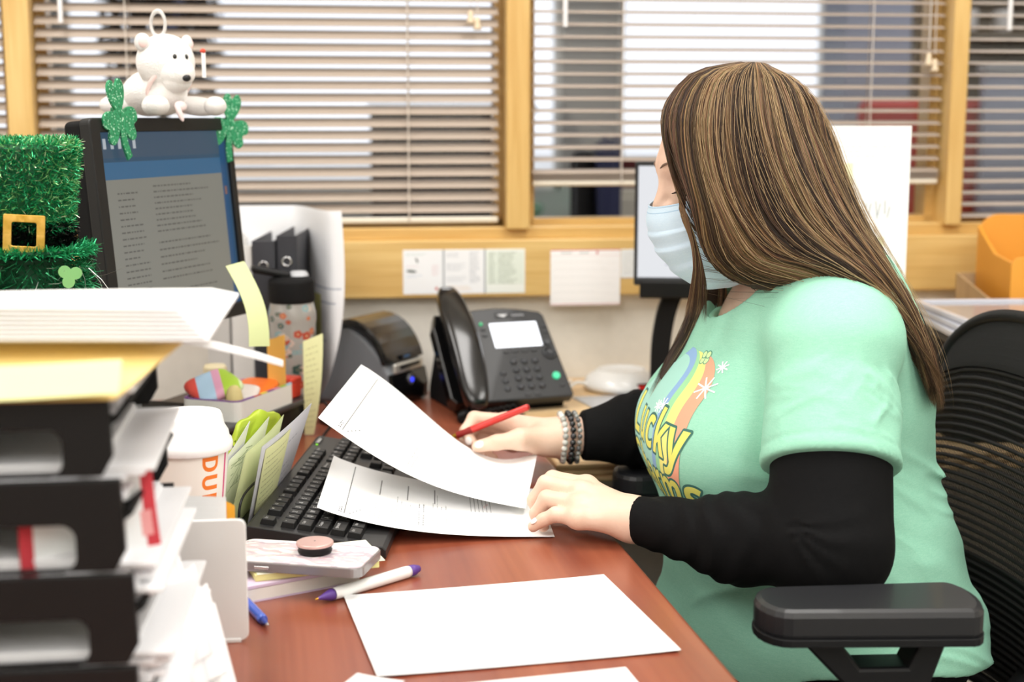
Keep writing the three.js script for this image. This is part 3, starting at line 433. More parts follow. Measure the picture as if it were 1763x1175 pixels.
// ---------------------------------------------------------------- mug warmer, grey sleeve, cards on the apron
{
  const P = thing('mug_warmer', 'round white mug warmer with red switch by the wall', 'mug warmer', [0.502, DESK, -2.475], R(0));
  part(P, 'body', lathe([[0.001, 0.0], [0.060, 0.0], [0.067, 0.005], [0.068, 0.012], [0.060, 0.026], [0.046, 0.034], [0.044, 0.037], [0.041, 0.037], [0.038, 0.032], [0.001, 0.031]], 48), M.whiteGloss);
  const sw = part(P, 'switch', rbox(0.022, 0.014, 0.006, 0.001).translate(0.030, 0.013, 0.059), M.black, [0, 0, 0], [0, R(-3), 0]); part(sw, 'rocker', rbox(0.016, 0.009, 0.004, 0.001).translate(0.030, 0.013, 0.0618), std(0xc8281e, 0.4, { emissive: 0xa01208, emissiveIntensity: 0.4 }));
  part(P, 'cable', tube([[-0.062, 0.012, 0.01], [-0.085, 0.016, 0.015], [-0.103, 0.004, 0.022], [-0.107, 0.003, -0.02], [-0.08, 0.003, -0.07]], 0.0032, 30), M.white);
  solo('plastic_sleeve', 'grey translucent plastic sleeve lying on the maple desk', 'sleeve', sheet(quad(V(0.400, 0.7412, -2.405), V(0.62, 0.7412, -2.425), V(0.64, 0.7412, -2.26), V(0.425, 0.7412, -2.285)), 4, 4, 0.0012), phys(0xb4b7bd, 0.25, { clearcoat: 0.3 }));
  const tri = thing('info_card', 'white three-panel card taped to the oak apron', 'card', [0.228, 0.946, -2.5695]);
  for (let i = 0; i < 3; i++) part(tri, 'panel', rbox(0.0725, 0.081, 0.0008, 0.0002), std(0xffffff, 0.5, { map: canvasTex(220, 246, (c, w, h) => {
    c.fillStyle = i === 2 ? '#eef2ec' : '#f2f3f5'; c.fillRect(0, 0, w, h);
    if (i === 0) { greek(c, 16, 20, 130, 2, 9, '#b9cfc9', 3); c.fillStyle = '#3c4743'; c.beginPath(); c.ellipse(76, 58, 5, 15, -0.4, 0, 7); c.fill(); c.beginPath(); c.ellipse(46, 118, 28, 7, 0.1, 0, 7); c.fill(); greek(c, 20, 90, 110, 1, 9, '#dcb9c2', 3); greek(c, 20, 140, 90, 2, 9, '#b9cbe2', 3); greek(c, 160, 85, 50, 7, 9, '#e0bcc2', 3); c.fillStyle = '#c23a30'; c.beginPath(); c.arc(184, 216, 8, 0, 7); c.fill(); }
    if (i === 1) { greek(c, 12, 20, 80, 3, 9, '#b8bcc4', 3); greek(c, 12, 78, 110, 5, 9, '#b2b6be', 3); greek(c, 140, 14, 60, 22, 8, '#a9adb6', 3); greek(c, 12, 150, 120, 4, 9, '#b8bcc4', 3); greek(c, 12, 205, 180, 3, 10, '#e6c7a6', 3); }
    if (i === 2) { for (let r = 0; r < 18; r++) { c.fillStyle = r % 2 ? '#dfe9dc' : '#e9f0e6'; c.fillRect(8, 14 + r * 10, 204, 10); } greek(c, 20, 18, 40, 18, 10, '#96a192', 4); greek(c, 70, 18, 110, 18, 10, '#96a192', 4); }
  }) }), [(i - 1) * 0.0752, 0, 0]);
  for (let i = 0; i < 2; i++) part(tri, 'fold', box(0.003, 0.081, 0.0006), std(0x8f969c, 0.6), [(i - 0.5) * 0.0752, 0, 0]);
  solo('wall_calendar', 'white single-page calendar with red top line on the oak apron', 'calendar', rbox(0.13, 0.103, 0.0012, 0.0003), std(0xffffff, 0.7, { map: canvasTex(390, 310, (c, w, h) => { c.fillStyle = '#fbfafa'; c.fillRect(0, 0, w, h); c.fillStyle = '#c7505c'; c.fillRect(0, 0, w, 5); c.fillRect(0, h - 8, w, 3); c.fillStyle = '#e8c7cc'; c.fillRect(0, 32, w, 2); greek(c, 60, 16, 80, 1, 9, '#9aa', 6); greek(c, 160, 16, 60, 1, 9, '#9aa', 6); c.fillStyle = '#d06a72'; c.fillRect(255, 8, 10, 18); for (let i = 1; i < 7; i++) { c.fillStyle = '#ececec'; c.fillRect(10, 34 + i * 42, w - 20, 2); greek(c, 20, 20 + i * 42, 330, 1, 9, '#e6e6e6', 3); } }) }), [0.4515, 0.9325, -2.5685]);
  solo('note_card', 'small white text card taped beside the calendar', 'card', rbox(0.06, 0.053, 0.0008, 0.0002), std(0xffffff, 0.7, { map: canvasTex(180, 160, (c, w, h) => { c.fillStyle = '#eef0f0'; c.fillRect(0, 0, w, h); greek(c, 18, 16, 140, 11, 12, '#c3cac9', 4); }) }), [0.5475, 0.957, -2.5692]);
}
// ---------------------------------------------------------------- monitor on its riser, bear, shamrocks, hat
const MON = { n: V(-0.303, 1.223, -1.822), head: R(27), L: 0.332 };
MON.dr = V(Math.sin(MON.head), 0, -Math.cos(MON.head)); MON.nr = V(Math.cos(MON.head), 0, Math.sin(MON.head));
const monAt = (a, y, n) => MON.n.clone().addScaledVector(MON.dr, a).addScaledVector(MON.nr, n).setY(y);        // a along the top edge, n out of the screen
{
  const c = monAt(MON.L / 2, DESK, 0), turn = R(90) - MON.head;       // local x along dr, local z out of the screen
  const rs = thing('monitor_riser', 'low black riser under the monitor and white tray', 'riser', [c.x, DESK, c.z], turn);
  part(rs, 'top_plate', rbox(0.42, 0.008, 0.20, 0.003).translate(0.055, 0.056, -0.025), std(0x3b3a3c, 0.4)); part(rs, 'drawer_front', rbox(0.41, 0.034, 0.012, 0.002).translate(0.055, 0.035, 0.063), M.black); part(rs, 'body', rbox(0.41, 0.05, 0.18, 0.002).translate(0.055, 0.026, -0.03), M.blackMatte);
  const m = thing('computer_monitor', 'black-framed monitor with dim web page screen, bear on top', 'monitor', [c.x, DESK + 0.06, c.z], turn);
  const W = MON.L, H = 0.285, t = R(-5), top = 1.223 - DESK - 0.06;
  const tf = new THREE.Matrix4().makeRotationX(t); tf.setPosition(0, top, 0);
  const pl = (g) => g.applyMatrix4(tf);
  part(m, 'bezel', pl(extr(rrect(-W / 2, -H, W / 2, 0, 0.008), 0.012, 0.002, [rrect(-W / 2 + 0.021, -H + 0.02, W / 2 - 0.012, -0.018, 0.001)]).translate(0, 0, -0.012)), std(0x0b0b0c, 0.5));
  part(m, 'rear_shell', pl(rbox(W - 0.004, H - 0.004, 0.03, 0.008, 3).translate(0, -H / 2, -0.026)), M.blackMatte);
  const sc = canvasTex(640, 560, (x, w, h) => {
    x.fillStyle = '#84837a'; x.fillRect(0, 0, w, h); x.fillStyle = '#3b5166'; x.fillRect(0, 0, w, 74); x.fillStyle = '#34658a'; x.fillRect(0, 74, w, 62); x.fillStyle = '#2a4d68'; x.fillRect(0, 74, w, 12);
    x.fillStyle = '#b9c0c6'; for (let i = 0; i < 5; i++) x.fillRect(20 + i * 34, 18, 14, 30); x.fillStyle = '#1f4f78'; x.fillRect(w - 40, 0, 40, h); x.fillStyle = '#35506a'; x.fillRect(w - 12, 0, 12, h);
    greek(x, 60, 175, 120, 20, 19, '#55534e', 4); greek(x, 230, 160, 300, 9, 17, '#55534e', 4); greek(x, 230, 330, 320, 6, 22, '#504e49', 4); greek(x, 230, 480, 290, 4, 17, '#55534e', 4); x.fillStyle = '#8a5f52'; x.fillRect(w - 30, 180, 12, 26);
  });
  part(m, 'screen', pl(new THREE.PlaneGeometry(W - 0.033, H - 0.038).translate(0.0045, -H / 2 + 0.001, -0.004)), phys(0x101214, 0.3, { emissive: 0xffffff, emissiveMap: sc, emissiveIntensity: 0.85 }));
  part(m, 'neck', rbox(0.06, 0.36, 0.03, 0.01, 3).translate(0, 0.18, -0.085), std(0xa9abad, 0.4)); part(m, 'hinge', rbox(0.07, 0.07, 0.05, 0.008).translate(0, 0.29, -0.065), M.greyDark); part(m, 'stand_base', rbox(0.2, 0.012, 0.14, 0.005).translate(0, 0.006, -0.045), M.blackMatte);
  part(m, 'speaker_bar', rbox(0.02, 0.30, 0.04, 0.006).translate(-0.15, 0.215, -0.07), std(0xa9abad, 0.4));
  // note stuck to the lower right of the frame
  const st = [V(-0.165, 1.020, -1.998), V(-0.141, 1.025, -2.016), V(-0.108, 0.908, -1.99), V(-0.135, 0.912, -1.965)].map((p) => p.addScaledVector(MON.nr, 0.012));
  solo('sticky_note', 'pale yellow sticky note hanging on the monitor corner', 'sticky note', sheet(quad(...st, (u, v) => MON.nr.clone().multiplyScalar(0.012 * Math.sin(v * 3.1))), 6, 12, 0.0004), M.noteGreen);
}
{ // plush bear lying over the monitor top, facing right
  const pl = phys(0xf4f1ee, 0.95, { sheen: 0.6, sheenRoughness: 0.6, sheenColor: new THREE.Color(0xffffff), bumpMap: dataTex(256, 256, (u, v, i, j) => { const n = 255 * (0.5 * hash(i, j, 4) + 0.5 * fbm(u * 60, v * 60, 3)); return [n, n, n]; }, false), bumpScale: 0.0012 });
  const B = thing('plush_bear', 'white plush bear with hang loop perched on the monitor', 'plush toy', [-0.228, 1.2255, -1.985], R(-50)); B.scale.setScalar(1.04);     // local x toward the nose, z to the viewer
  const ell = (rx, ry, rz, x, y, z, ax = 0, ay = 0, az = 0) => at(new THREE.SphereGeometry(1, 28, 20).scale(rx, ry, rz), x, y, z, ax, ay, az);
  part(B, 'body', merge([ell(0.046, 0.030, 0.038, -0.03, 0.030, -0.002, 0, 0, 0.2), ell(0.03, 0.032, 0.03, 0.0, 0.032, 0)]), pl);
  part(B, 'head', merge([ell(0.036, 0.036, 0.038, 0.006, 0.068, 0), ell(0.026, 0.020, 0.024, 0.028, 0.056, 0, 0, 0, -0.35), ell(0.018, 0.017, 0.020, 0.030, 0.046, 0)]), pl);
  for (const s of [-1, 1]) {
    const e = part(B, 'ear', ell(0.011, 0.012, 0.008, -0.002 + 0.008, 0.092, s * 0.033, 0, s * 0.5, 0.1), pl); part(e, 'inner_ear', ell(0.006, 0.007, 0.003, 0.012, 0.092, s * 0.034 + 0.002, 0, 0.9, 0), std(0xf0d4cf, 0.9));
    part(B, 'front_leg', merge([ell(0.034, 0.0125, 0.014, 0.024, 0.0125, s * 0.033, 0, -s * 0.5, -0.1), ell(0.015, 0.0125, 0.0145, 0.05, 0.0125, s * 0.043)]), pl);
    part(B, 'hind_leg', ell(0.028, 0.014, 0.014, -0.058, 0.014, s * 0.03, 0, s * 0.6, 0), pl);
    part(B, 'eye', ell(0.0022, 0.0036, 0.003, 0.0395, 0.074, s * 0.0085), M.blackGloss);
  }
  part(B, 'nose', ell(0.0035, 0.0045, 0.0062, 0.0515, 0.0475, 0.0), std(0x17181a, 0.4)); part(B, 'loop', new THREE.TorusGeometry(0.0135, 0.0026, 10, 32).scale(0.75, 1.2, 1).rotateY(0.5).translate(-0.008, 0.117, 0), pl);
  part(B, 'bow', merge([ell(0.006, 0.007, 0.010, 0.036, 0.012, 0.0, 0, 0.3, 0.4), ell(0.003, 0.012, 0.004, 0.042, 0.004, 0.006, 0.3, 0, 0.2)]), std(0xf0dcda, 0.6)); part(B, 'ribbon', at(new THREE.TorusGeometry(0.03, 0.003, 8, 28), 0.012, 0.038, 0, Math.PI / 2, 0.9, 0), std(0xf3d9d4, 0.6));
  part(B, 'swing_tag', box(0.0006, 0.034, 0.006).translate(0.031, 0.066, -0.041), std(0xf4f4f4, 0.6)); part(B, 'tag_clip', ell(0.003, 0.003, 0.004, 0.030, 0.083, -0.041), std(0xd9472e, 0.5));
}
{ // glitter shamrock cut-outs
  const gl = phys(0xffffff, 0.35, { metalness: 0.25, map: dataTex(256, 256, (u, v, i, j) => { const h = hash(i >> 1, j >> 1, 8); return h > 0.93 ? [205, 245, 220] : h < 0.3 ? [40, 128, 84] : [58, 160, 110]; }) });
  const o = []; const leafs = [90, 205, -25];
  for (let i = 0; i < 120; i++) { const a = i / 120 * 360; let r = 0.006; for (const l of leafs) { let d = Math.abs(((a - l + 540) % 360) - 180); if (d < 52) { const q = d / 52; r = Math.max(r, 0.0255 * (1 - Math.pow(q, 4)) * (1 - 0.22 * Math.exp(-q * q * 40))); } } o.push([r * Math.cos(R(a)), r * Math.sin(R(a))]); }
  const stem = [[-0.003, -0.004], [-0.002, -0.02], [0.002, -0.031], [0.009, -0.029], [0.006, -0.02], [0.004, -0.004]];
  const g = boxUV(merge([extr(o, 0.002, 0.0004), extr(stem, 0.0019, 0.0003)]), 9);
  for (const [a, y, dn, yaw, sz, roll, label] of [[0.055, 1.226, 0.006, -8, 1.5, 10, 'green glitter shamrock clipped on the near monitor corner'], [0.318, 1.214, 0.008, -38, 1.42, -8, 'green glitter shamrock clipped on the far monitor corner']]) {
    const p = monAt(a, y, dn), t = thing('shamrock', label, 'decoration', [p.x, p.y, p.z], R(63) + R(yaw), 'glitter shamrocks on the monitor');
    part(t, 'cutout', g, gl, [0, 0, 0], [0, 0, R(roll)]).scale.set(sz * 0.82, sz * 1.25, sz); part(t, 'clip', rbox(0.008, 0.02, 0.008, 0.002).translate(0, 0.0, -0.006), std(0x2a7a50, 0.5));
  }
}
{ // tinsel hat decoration on a stand
  const T = thing('tinsel_hat', 'green tinsel leprechaun hat with gold buckle', 'decoration', [-0.336, DESK, -1.60], R(0));
  const strips = (n, fn, len, wd) => {
    const P = [], N = [], I = [];
    for (let i = 0; i < n; i++) {
      const [c, d] = fn(); const q = V(rr(-1, 1), rr(-1, 1), rr(-1, 1)).normalize(), dd = d.clone().addScaledVector(q, 0.75).normalize(), s = dd.clone().cross(V(rr(-1, 1), rr(-1, 1), rr(-1, 1))).normalize().multiplyScalar(wd * rr(0.6, 1.2)), L = len * rr(0.5, 1.2), k = P.length / 3, b = c.clone().addScaledVector(dd, -L * 0.25), m = c.clone().addScaledVector(dd, L * 0.4), e = m.clone().addScaledVector(dd.clone().addScaledVector(q, 0.4), L * 0.4);
      for (const [p, w] of [[b, 1], [m, 1], [e, 0.5]]) P.push(p.x + s.x * w, p.y + s.y * w, p.z + s.z * w, p.x - s.x * w, p.y - s.y * w, p.z - s.z * w);
      I.push(k, k + 1, k + 3, k, k + 3, k + 2, k + 2, k + 3, k + 5, k + 2, k + 5, k + 4);
    }
    const g = new THREE.BufferGeometry(); g.setAttribute('position', new THREE.Float32BufferAttribute(P, 3)); g.setIndex(I); g.computeVertexNormals(); g.setAttribute('uv', new THREE.Float32BufferAttribute(P.length / 3 * 2, 2)); return g;
  };
  const foil = (c, r = 0.22) => std(c, r, { metalness: 0.55, side: THREE.DoubleSide });
  const Y = 0.343;                                                   // brim height above the desk
  const crownR = (h) => 0.044 + 0.0135 * h, crown = () => { const a = rr(0, 6.2832); if (rnd() < 0.25) { const r = 0.058 * Math.sqrt(rnd()); return [V(r * Math.cos(a), Y + 0.114, r * Math.sin(a)), V(0, 1, 0)]; } const h = rr(0.18, 1); return [V(crownR(h) * Math.cos(a), Y + 0.114 * h, crownR(h) * Math.sin(a)), V(Math.cos(a), 0.1, Math.sin(a))]; };
  part(T, 'crown', lathe([[0.001, Y], [0.042, Y], [0.054, Y + 0.106], [0.05, Y + 0.112], [0.001, Y + 0.113]], 32), std(0x0d5a35, 0.5));
  const st = (name, g, m) => { part(T, name, g, m).userData.kind = 'stuff'; };
  st('crown_tinsel', strips(6500, crown, 0.0085, 0.0005), foil(0x35b374)); st('crown_tinsel_light', strips(2600, crown, 0.0085, 0.0005), foil(0x9fdb92)); st('crown_tinsel_dark', strips(2600, crown, 0.009, 0.0006), foil(0x12804c)); st('crown_tinsel_gold', strips(500, crown, 0.009, 0.0005), foil(0xe9f2c8));
  st('hat_band', strips(2600, () => { const a = rr(0, 6.2832), h = rr(0.0, 0.24); return [V(0.0465 * Math.cos(a), Y + 0.114 * h, 0.0465 * Math.sin(a)), V(Math.cos(a), 0, Math.sin(a))]; }, 0.010, 0.0007), foil(0x0a0f0c, 0.3));
  part(T, 'brim_disc', lathe([[0.001, Y - 0.004], [0.066, Y - 0.004], [0.068, Y], [0.001, Y + 0.001]], 32), std(0x0d5a35, 0.5));
  st('brim_tinsel', strips(2600, () => { const a = rr(0, 6.2832), r = rr(0.055, 0.07); return [V(r * Math.cos(a), Y - 0.002 + rr(-0.004, 0.004), r * Math.sin(a)), V(Math.cos(a), 0.25, Math.sin(a))]; }, 0.011, 0.0006), foil(0x2ba76c));
  st('lower_tinsel', strips(7000, () => { const a = rr(0, 6.2832), y = rr(-0.15, -0.012), r = rr(0.040, 0.056); return [V(r * Math.cos(a) * 1.2, Y + y, r * Math.sin(a)), V(Math.cos(a), -0.3, Math.sin(a))]; }, 0.014, 0.0006), foil(0x2a8a58));
  st('clear_tinsel', strips(160, () => { const a = rr(0, 6.2832), y = rr(-0.11, -0.015), r = 0.058; return [V(r * Math.cos(a) * 1.2, Y + y, r * Math.sin(a)), V(Math.cos(a), -0.2, Math.sin(a))]; }, 0.03, 0.0004), foil(0xb9bdb6, 0.3));
  const bk = extr(rrect(-0.021, -0.0205, 0.021, 0.0205, 0.002), 0.003, 0.0006, [rrect(-0.0125, -0.0125, 0.0125, 0.0125, 0.002)]);
  part(T, 'buckle', boxUV(bk, 12), std(0xffffff, 0.35, { metalness: 0.7, map: dataTex(128, 128, (u, v, i, j) => { const n = fbm(u * 14, v * 14, 5); return [196 + 60 * n, 150 + 60 * n, 48 + 70 * n]; }) }), [0.009, Y + 0.019, 0.054], [0, R(6), R(-4)]);
  part(T, 'post', cyl(0.046, 0.034, Y - 0.01, 28).translate(0, Y / 2 - 0.005, 0), std(0x0d4a2c, 0.6)); part(T, 'stand_base', cyl(0.06, 0.065, 0.012, 28).translate(0, 0.006, 0), std(0x0d4a2c, 0.6));
  const cl = []; for (let i = 0; i < 72; i++) { const a = i * 5, k = 0.5 + 0.5 * Math.abs(Math.cos(R(a * 1.5))); cl.push([0.016 * k * Math.cos(R(a)), 0.016 * k * Math.sin(R(a))]); }
  const cg = extr(cl, 0.0016, 0.0003);
  for (const [x, y, z, s, c] of [[0.052, -0.026, 0.048, 0.85, 0x8fd084], [-0.03, -0.024, 0.062, 1.15, 0x2f9a56], [-0.022, -0.05, 0.064, 1.1, 0x2fa06a]]) part(T, 'clover', cg, phys(c, 0.25, { clearcoat: 0.5 }), [x, Y + y, z], [0.1, 0.4 * Math.sign(x), 0.3]).scale.setScalar(s);
}
// ---------------------------------------------------------------- things around the riser
{
  const turn = R(90) - MON.head, on = (a, n, y) => { const p = monAt(a, y, n); return [p.x, p.y, p.z]; };
  // white tray: right-hand rim parallel to the riser
  const tp = on(0.297, 0.024, DESK + 0.0602), T = thing('sorting_tray', 'small white tray with a striped rim holding packets', 'tray', tp, turn);
  const w = 0.162, d = 0.094, h = 0.030, ob = rrect(-w / 2, -d / 2, w / 2, d / 2, 0.012), ib = rrect(-w / 2 + 0.004, -d / 2 + 0.004, w / 2 - 0.004, d / 2 - 0.004, 0.009);
  part(T, 'walls', extr(ob, h - 0.002, 0.001, [ib]).rotateX(-Math.PI / 2), std(0xe9e8e2, 0.4)); part(T, 'bottom', extr(ib, 0.003).rotateX(-Math.PI / 2), std(0xe9e8e2, 0.5));
  const rimT = canvasTex(512, 16, (c) => { const k = ['#7b4f96', '#e8d75a', '#c8332b', '#9cc8e0', '#8fc43a', '#d58fb0']; for (let i = 0; i < 24; i++) { c.fillStyle = i < 10 ? '#7b4f96' : k[(i * 5) % 6]; c.fillRect(i * 21.4, 0, 22, 16); } });
  const rg = extr(ob, 0.0016, 0, [ib]).rotateX(-Math.PI / 2).translate(0, h - 0.0015, 0); { const p = rg.attributes.position, uv = rg.attributes.uv; for (let i = 0; i < p.count; i++) uv.setXY(i, (Math.atan2(p.getX(i), p.getZ(i)) / 6.2832 + 0.5), 0.5); }
  part(T, 'striped_rim', rg, std(0xffffff, 0.4, { map: rimT }));
  const G = (x, y, z) => V(x, y, z).applyAxisAngle(V(0, 1, 0), turn).add(V(...tp)).toArray();
  const pillow = (a, b, c) => { const g = new THREE.SphereGeometry(1, 20, 12), p = g.attributes.position; for (let i = 0; i < p.count; i++) { const f = (v, e) => Math.sign(v) * Math.pow(Math.abs(v), e); p.setXYZ(i, a * f(p.getX(i), 0.45), b * p.getY(i), c * f(p.getZ(i), 0.45)); } g.computeVertexNormals(); for (let i = 0; i < p.count; i++) g.attributes.uv.setXY(i, p.getX(i) / (2 * a) * 0.7 + p.getZ(i) / (2 * c) * 0.3 + 0.5, p.getZ(i) / (2 * c) + 0.5); return g; };
  const packet = (name, label, cat, a, b, c, mat, pos, rot) => solo(name, label, cat, pillow(a, b, c), mat, G(...pos), [rot[0], rot[1] + turn, rot[2]]);
  packet('snack_packet', 'orange foil packet lying in the white tray', 'packet', 0.046, 0.008, 0.030, std(0xee7429, 0.35), [0.028, 0.024, 0.004], [0.12, 0.1, 0.05]);
  packet('wrapped_packet', 'translucent whitish wrapped packet across the orange one', 'packet', 0.020, 0.005, 0.034, phys(0xeeeae6, 0.3, { transmission: 0.35, thickness: 0 }), [-0.030, 0.033, 0.012], [0.25, 0.3, 0.1]);
  packet('striped_pouch', 'green, blue and red striped pouch at the near tray end', 'pouch', 0.036, 0.010, 0.036, std(0xffffff, 0.5, { map: canvasTex(128, 128, (c) => { ['#c8332b', '#d5473c', '#a9c8e2', '#a9c8e2', '#d79cb8', '#a5c83a', '#a5c83a', '#cfe0b0'].forEach((k, i) => { c.fillStyle = k; c.fillRect(i * 16, 0, 16, 128); }); }) }), [-0.040, 0.041, -0.018], [0.3, -0.5, 0.1]);
  solo('finger_grip', 'tan rubber finger grip standing in the white tray', 'finger grip', lathe([[0.009, 0], [0.0095, 0.004], [0.0088, 0.02], [0.0075, 0.028], [0.004, 0.0325], [0.0001, 0.0335]], 20), std(0xd8c78c, 0.7), G(-0.057, 0.0032, 0.026)).scale.setScalar(1.35);
  solo('red_tin', 'small red tin behind the white tray', 'tin', merge([rbox(0.032, 0.026, 0.03, 0.004).translate(0, 0.013, 0), rbox(0.034, 0.008, 0.032, 0.003).translate(0, 0.028, 0)]), std(0xd9442e, 0.4), on(0.404, 0.045, DESK + 0.0602), [0, turn, 0]);
  // bottle
  const B = thing('water_bottle', 'clear floral water bottle with black spout lid', 'bottle', [-0.074, DESK, -2.262], R(190));
  const fl = canvasTex(512, 512, (c, W, H) => {
    c.fillStyle = '#c4c1bc'; c.fillRect(0, 0, W, H);
    for (let i = 0; i < 150; i++) { const x = rr(0, W), y = rr(0, H), r = rr(7, 20); c.fillStyle = ['#e8825a', '#f3d8cc', '#9fc7cf', '#5c6f66', '#d9604a', '#efe2da', '#4d6e6a', '#3c4744'][i % 8]; for (let k = 0; k < 5; k++) { c.beginPath(); c.arc(x + r * 0.6 * Math.cos(k * 1.257), y + r * 0.6 * Math.sin(k * 1.257), r * 0.55, 0, 7); c.fill(); } c.fillStyle = '#f0c9a0'; c.beginPath(); c.arc(x, y, r * 0.28, 0, 7); c.fill(); }
  });
  part(B, 'body', lathe([[0.001, 0], [0.033, 0], [0.0365, 0.005], [0.0365, 0.16], [0.0378, 0.166], [0.0378, 0.178], [0.036, 0.185], [0.034, 0.195]], 40, 0.195), phys(0xffffff, 0.12, { map: fl, transmission: 0.35, thickness: 0, clearcoat: 0.6 }));
  const ld = part(B, 'lid', lathe([[0.001, 0.235], [0.02, 0.236], [0.0345, 0.232], [0.0365, 0.226], [0.0368, 0.198], [0.034, 0.194], [0.001, 0.194]].reverse(), 40), M.blackMatte); part(ld, 'spout', rbox(0.062, 0.012, 0.024, 0.005, 3), M.black, [0.032, 0.243, 0], [0, 0, R(12)]); part(ld, 'button', lathe([[0.001, 0.244], [0.012, 0.243], [0.016, 0.236]], 20), std(0xb9bbbf, 0.3), [-0.012, 0, 0]);
  // binders between the bottle and the wall
  const binder = (label, x, z, wd, h, yaw, mat, lean) => { const b = thing('ring_binder', label, 'binder', [x, DESK, z], R(yaw), 'ring binders behind the bottle'); b.rotation.z = R(lean); const k = wd / 2; part(b, 'cover', merge([rbox(0.003, h, 0.2, 0.001).translate(-k, h / 2, -0.02), rbox(0.003, h, 0.2, 0.001).translate(k, h / 2, -0.02), rbox(wd, h, 0.003, 0.001).translate(0, h / 2, 0.08)]), mat); part(b, 'pages', rbox(wd - 0.01, h - 0.02, 0.18, 0.001).translate(0, h / 2 - 0.005, -0.02), std(0xcfcdc9, 0.9)); const rg = part(b, 'finger_ring', new THREE.TorusGeometry(0.007, 0.0015, 8, 20).translate(0, h * 0.86, 0.0825), M.chrome); };
  binder('light grey ring binder nearest the monitor edge', -0.188, -2.395, 0.034, 0.285, -4, std(0xd4d3d0, 0.5), 0); binder('white ring binder beside the light grey one', -0.149, -2.395, 0.034, 0.28, -4, std(0xeae9e6, 0.5), 0); binder('dark grey ring binder right of the white binders', -0.110, -2.385, 0.034, 0.288, -6, std(0x3b3c42, 0.5), 0); binder('slim black ring binder behind the bottle lid', -0.073, -2.385, 0.03, 0.296, -6, std(0x303137, 0.5), 0);
  // tall white folders with a bulging right edge, standing against the wall
  const hold = thing('white_folder', 'tall white document folder standing behind the binders', 'folder', [0, DESK, 0]);
  const zf = (x) => -2.515 + 0.165 * sstep(-0.075, -0.008, x);
  const edge = (v) => 0.007 - 0.045 * Math.pow(v, 3) + 0.006 * Math.sin(v * 3.1);
  for (let i = 0; i < 3; i++) part(hold, 'page', sheet((u, v) => V(mix(-0.21, edge(v) - i * 0.004, u), 0.332 - 0.004 * i - v * (0.325 - 0.004 * i), zf(mix(-0.21, edge(v) - i * 0.004, u)) - i * 0.009), 28, 20, 0.0012), i ? M.paper : std(0xffffff, 0.8, { map: flipV0(canvasTex(256, 400, (c, W, H) => { c.fillStyle = '#f0f1f4'; c.fillRect(0, 0, W, H); c.fillStyle = '#a9b0be'; for (const [y, a] of [[60, 150], [130, 160], [210, 170], [240, 180]]) c.fillRect(a, y, 70, 3); c.fillStyle = '#e9eaba'; c.fillRect(90, 26, 60, 8); })) }));
  solo('sticky_note', 'yellow-green sticky note on the tall white folder', 'sticky note', sheet((u, v) => V(-0.056 + 0.026 * u, 0.930 - 0.080 * v, zf(-0.056 + 0.026 * u) + 0.003), 8, 6, 0.0005), std(0xd6d488, 0.85));
  // curled note standing at the riser end, orange card behind the tray
  solo('sticky_note', 'pale yellow lined note curling up beside the bottle', 'sticky note', sheet((u, v) => V(mix(-0.055 + 0.030 * u, -0.056 + 0.014 * u, v * v), mix(0.888 + 0.012 * u, 0.7415, v), -2.15 - 0.01 * v + 0.012 * Math.sin(v * 3)), 6, 14, 0.0005), std(0xffffff, 0.85, { map: canvasTex(96, 256, (c) => { c.fillStyle = '#e8e9b2'; c.fillRect(0, 0, 96, 256); greek(c, 12, 20, 74, 15, 15, '#c9c88e', 3); }) }));
  solo('index_card', 'orange-yellow card standing behind the white tray', 'card', sheet((u, v) => V(-0.108 + 0.027 * u, 0.893 + 0.010 * u - 0.090 * v, -2.135 + 0.01 * u), 6, 6, 0.0006), std(0xf0bb5c, 0.8));
  solo('small_jar', 'small cream jar between tray and bottle', 'jar', lathe([[0.001, 0], [0.017, 0], [0.018, 0.003], [0.018, 0.036], [0.015, 0.04], [0.001, 0.04]], 24), std(0xe6d9b4, 0.4), on(0.36, -0.055, DESK + 0.0602)).scale.set(1, 1.3, 1);
  solo('cable_loop', 'thin black cable curling beside the keyboard', 'cable', tube([[-0.045, 0.742, -2.33], [-0.05, 0.76, -2.25], [-0.025, 0.785, -2.19], [-0.012, 0.765, -2.16], [-0.03, 0.744, -2.10], [0.0, 0.7425, -2.0], [0.03, 0.7425, -1.975]], 0.0022, 60), M.black);
  const ms = thing('computer_mouse', 'black mouse partly hidden by the raised page', 'mouse', [0.005, DESK, -2.235], R(-60));
  { const g = new THREE.SphereGeometry(1, 32, 20), p = g.attributes.position; for (let i = 0; i < p.count; i++) p.setXYZ(i, p.getX(i) * 0.055, Math.max(-0.001, p.getY(i)) * 0.034, p.getZ(i) * 0.03 * (1 - 0.12 * p.getX(i))); g.computeVertexNormals(); part(ms, 'shell', g.translate(0, 0.001, 0), M.blackGloss); part(ms, 'scroll_wheel', at(cyl(0.007, 0.007, 0.005, 16), 0.03, 0.026, 0, Math.PI / 2), M.greyDark); }
}
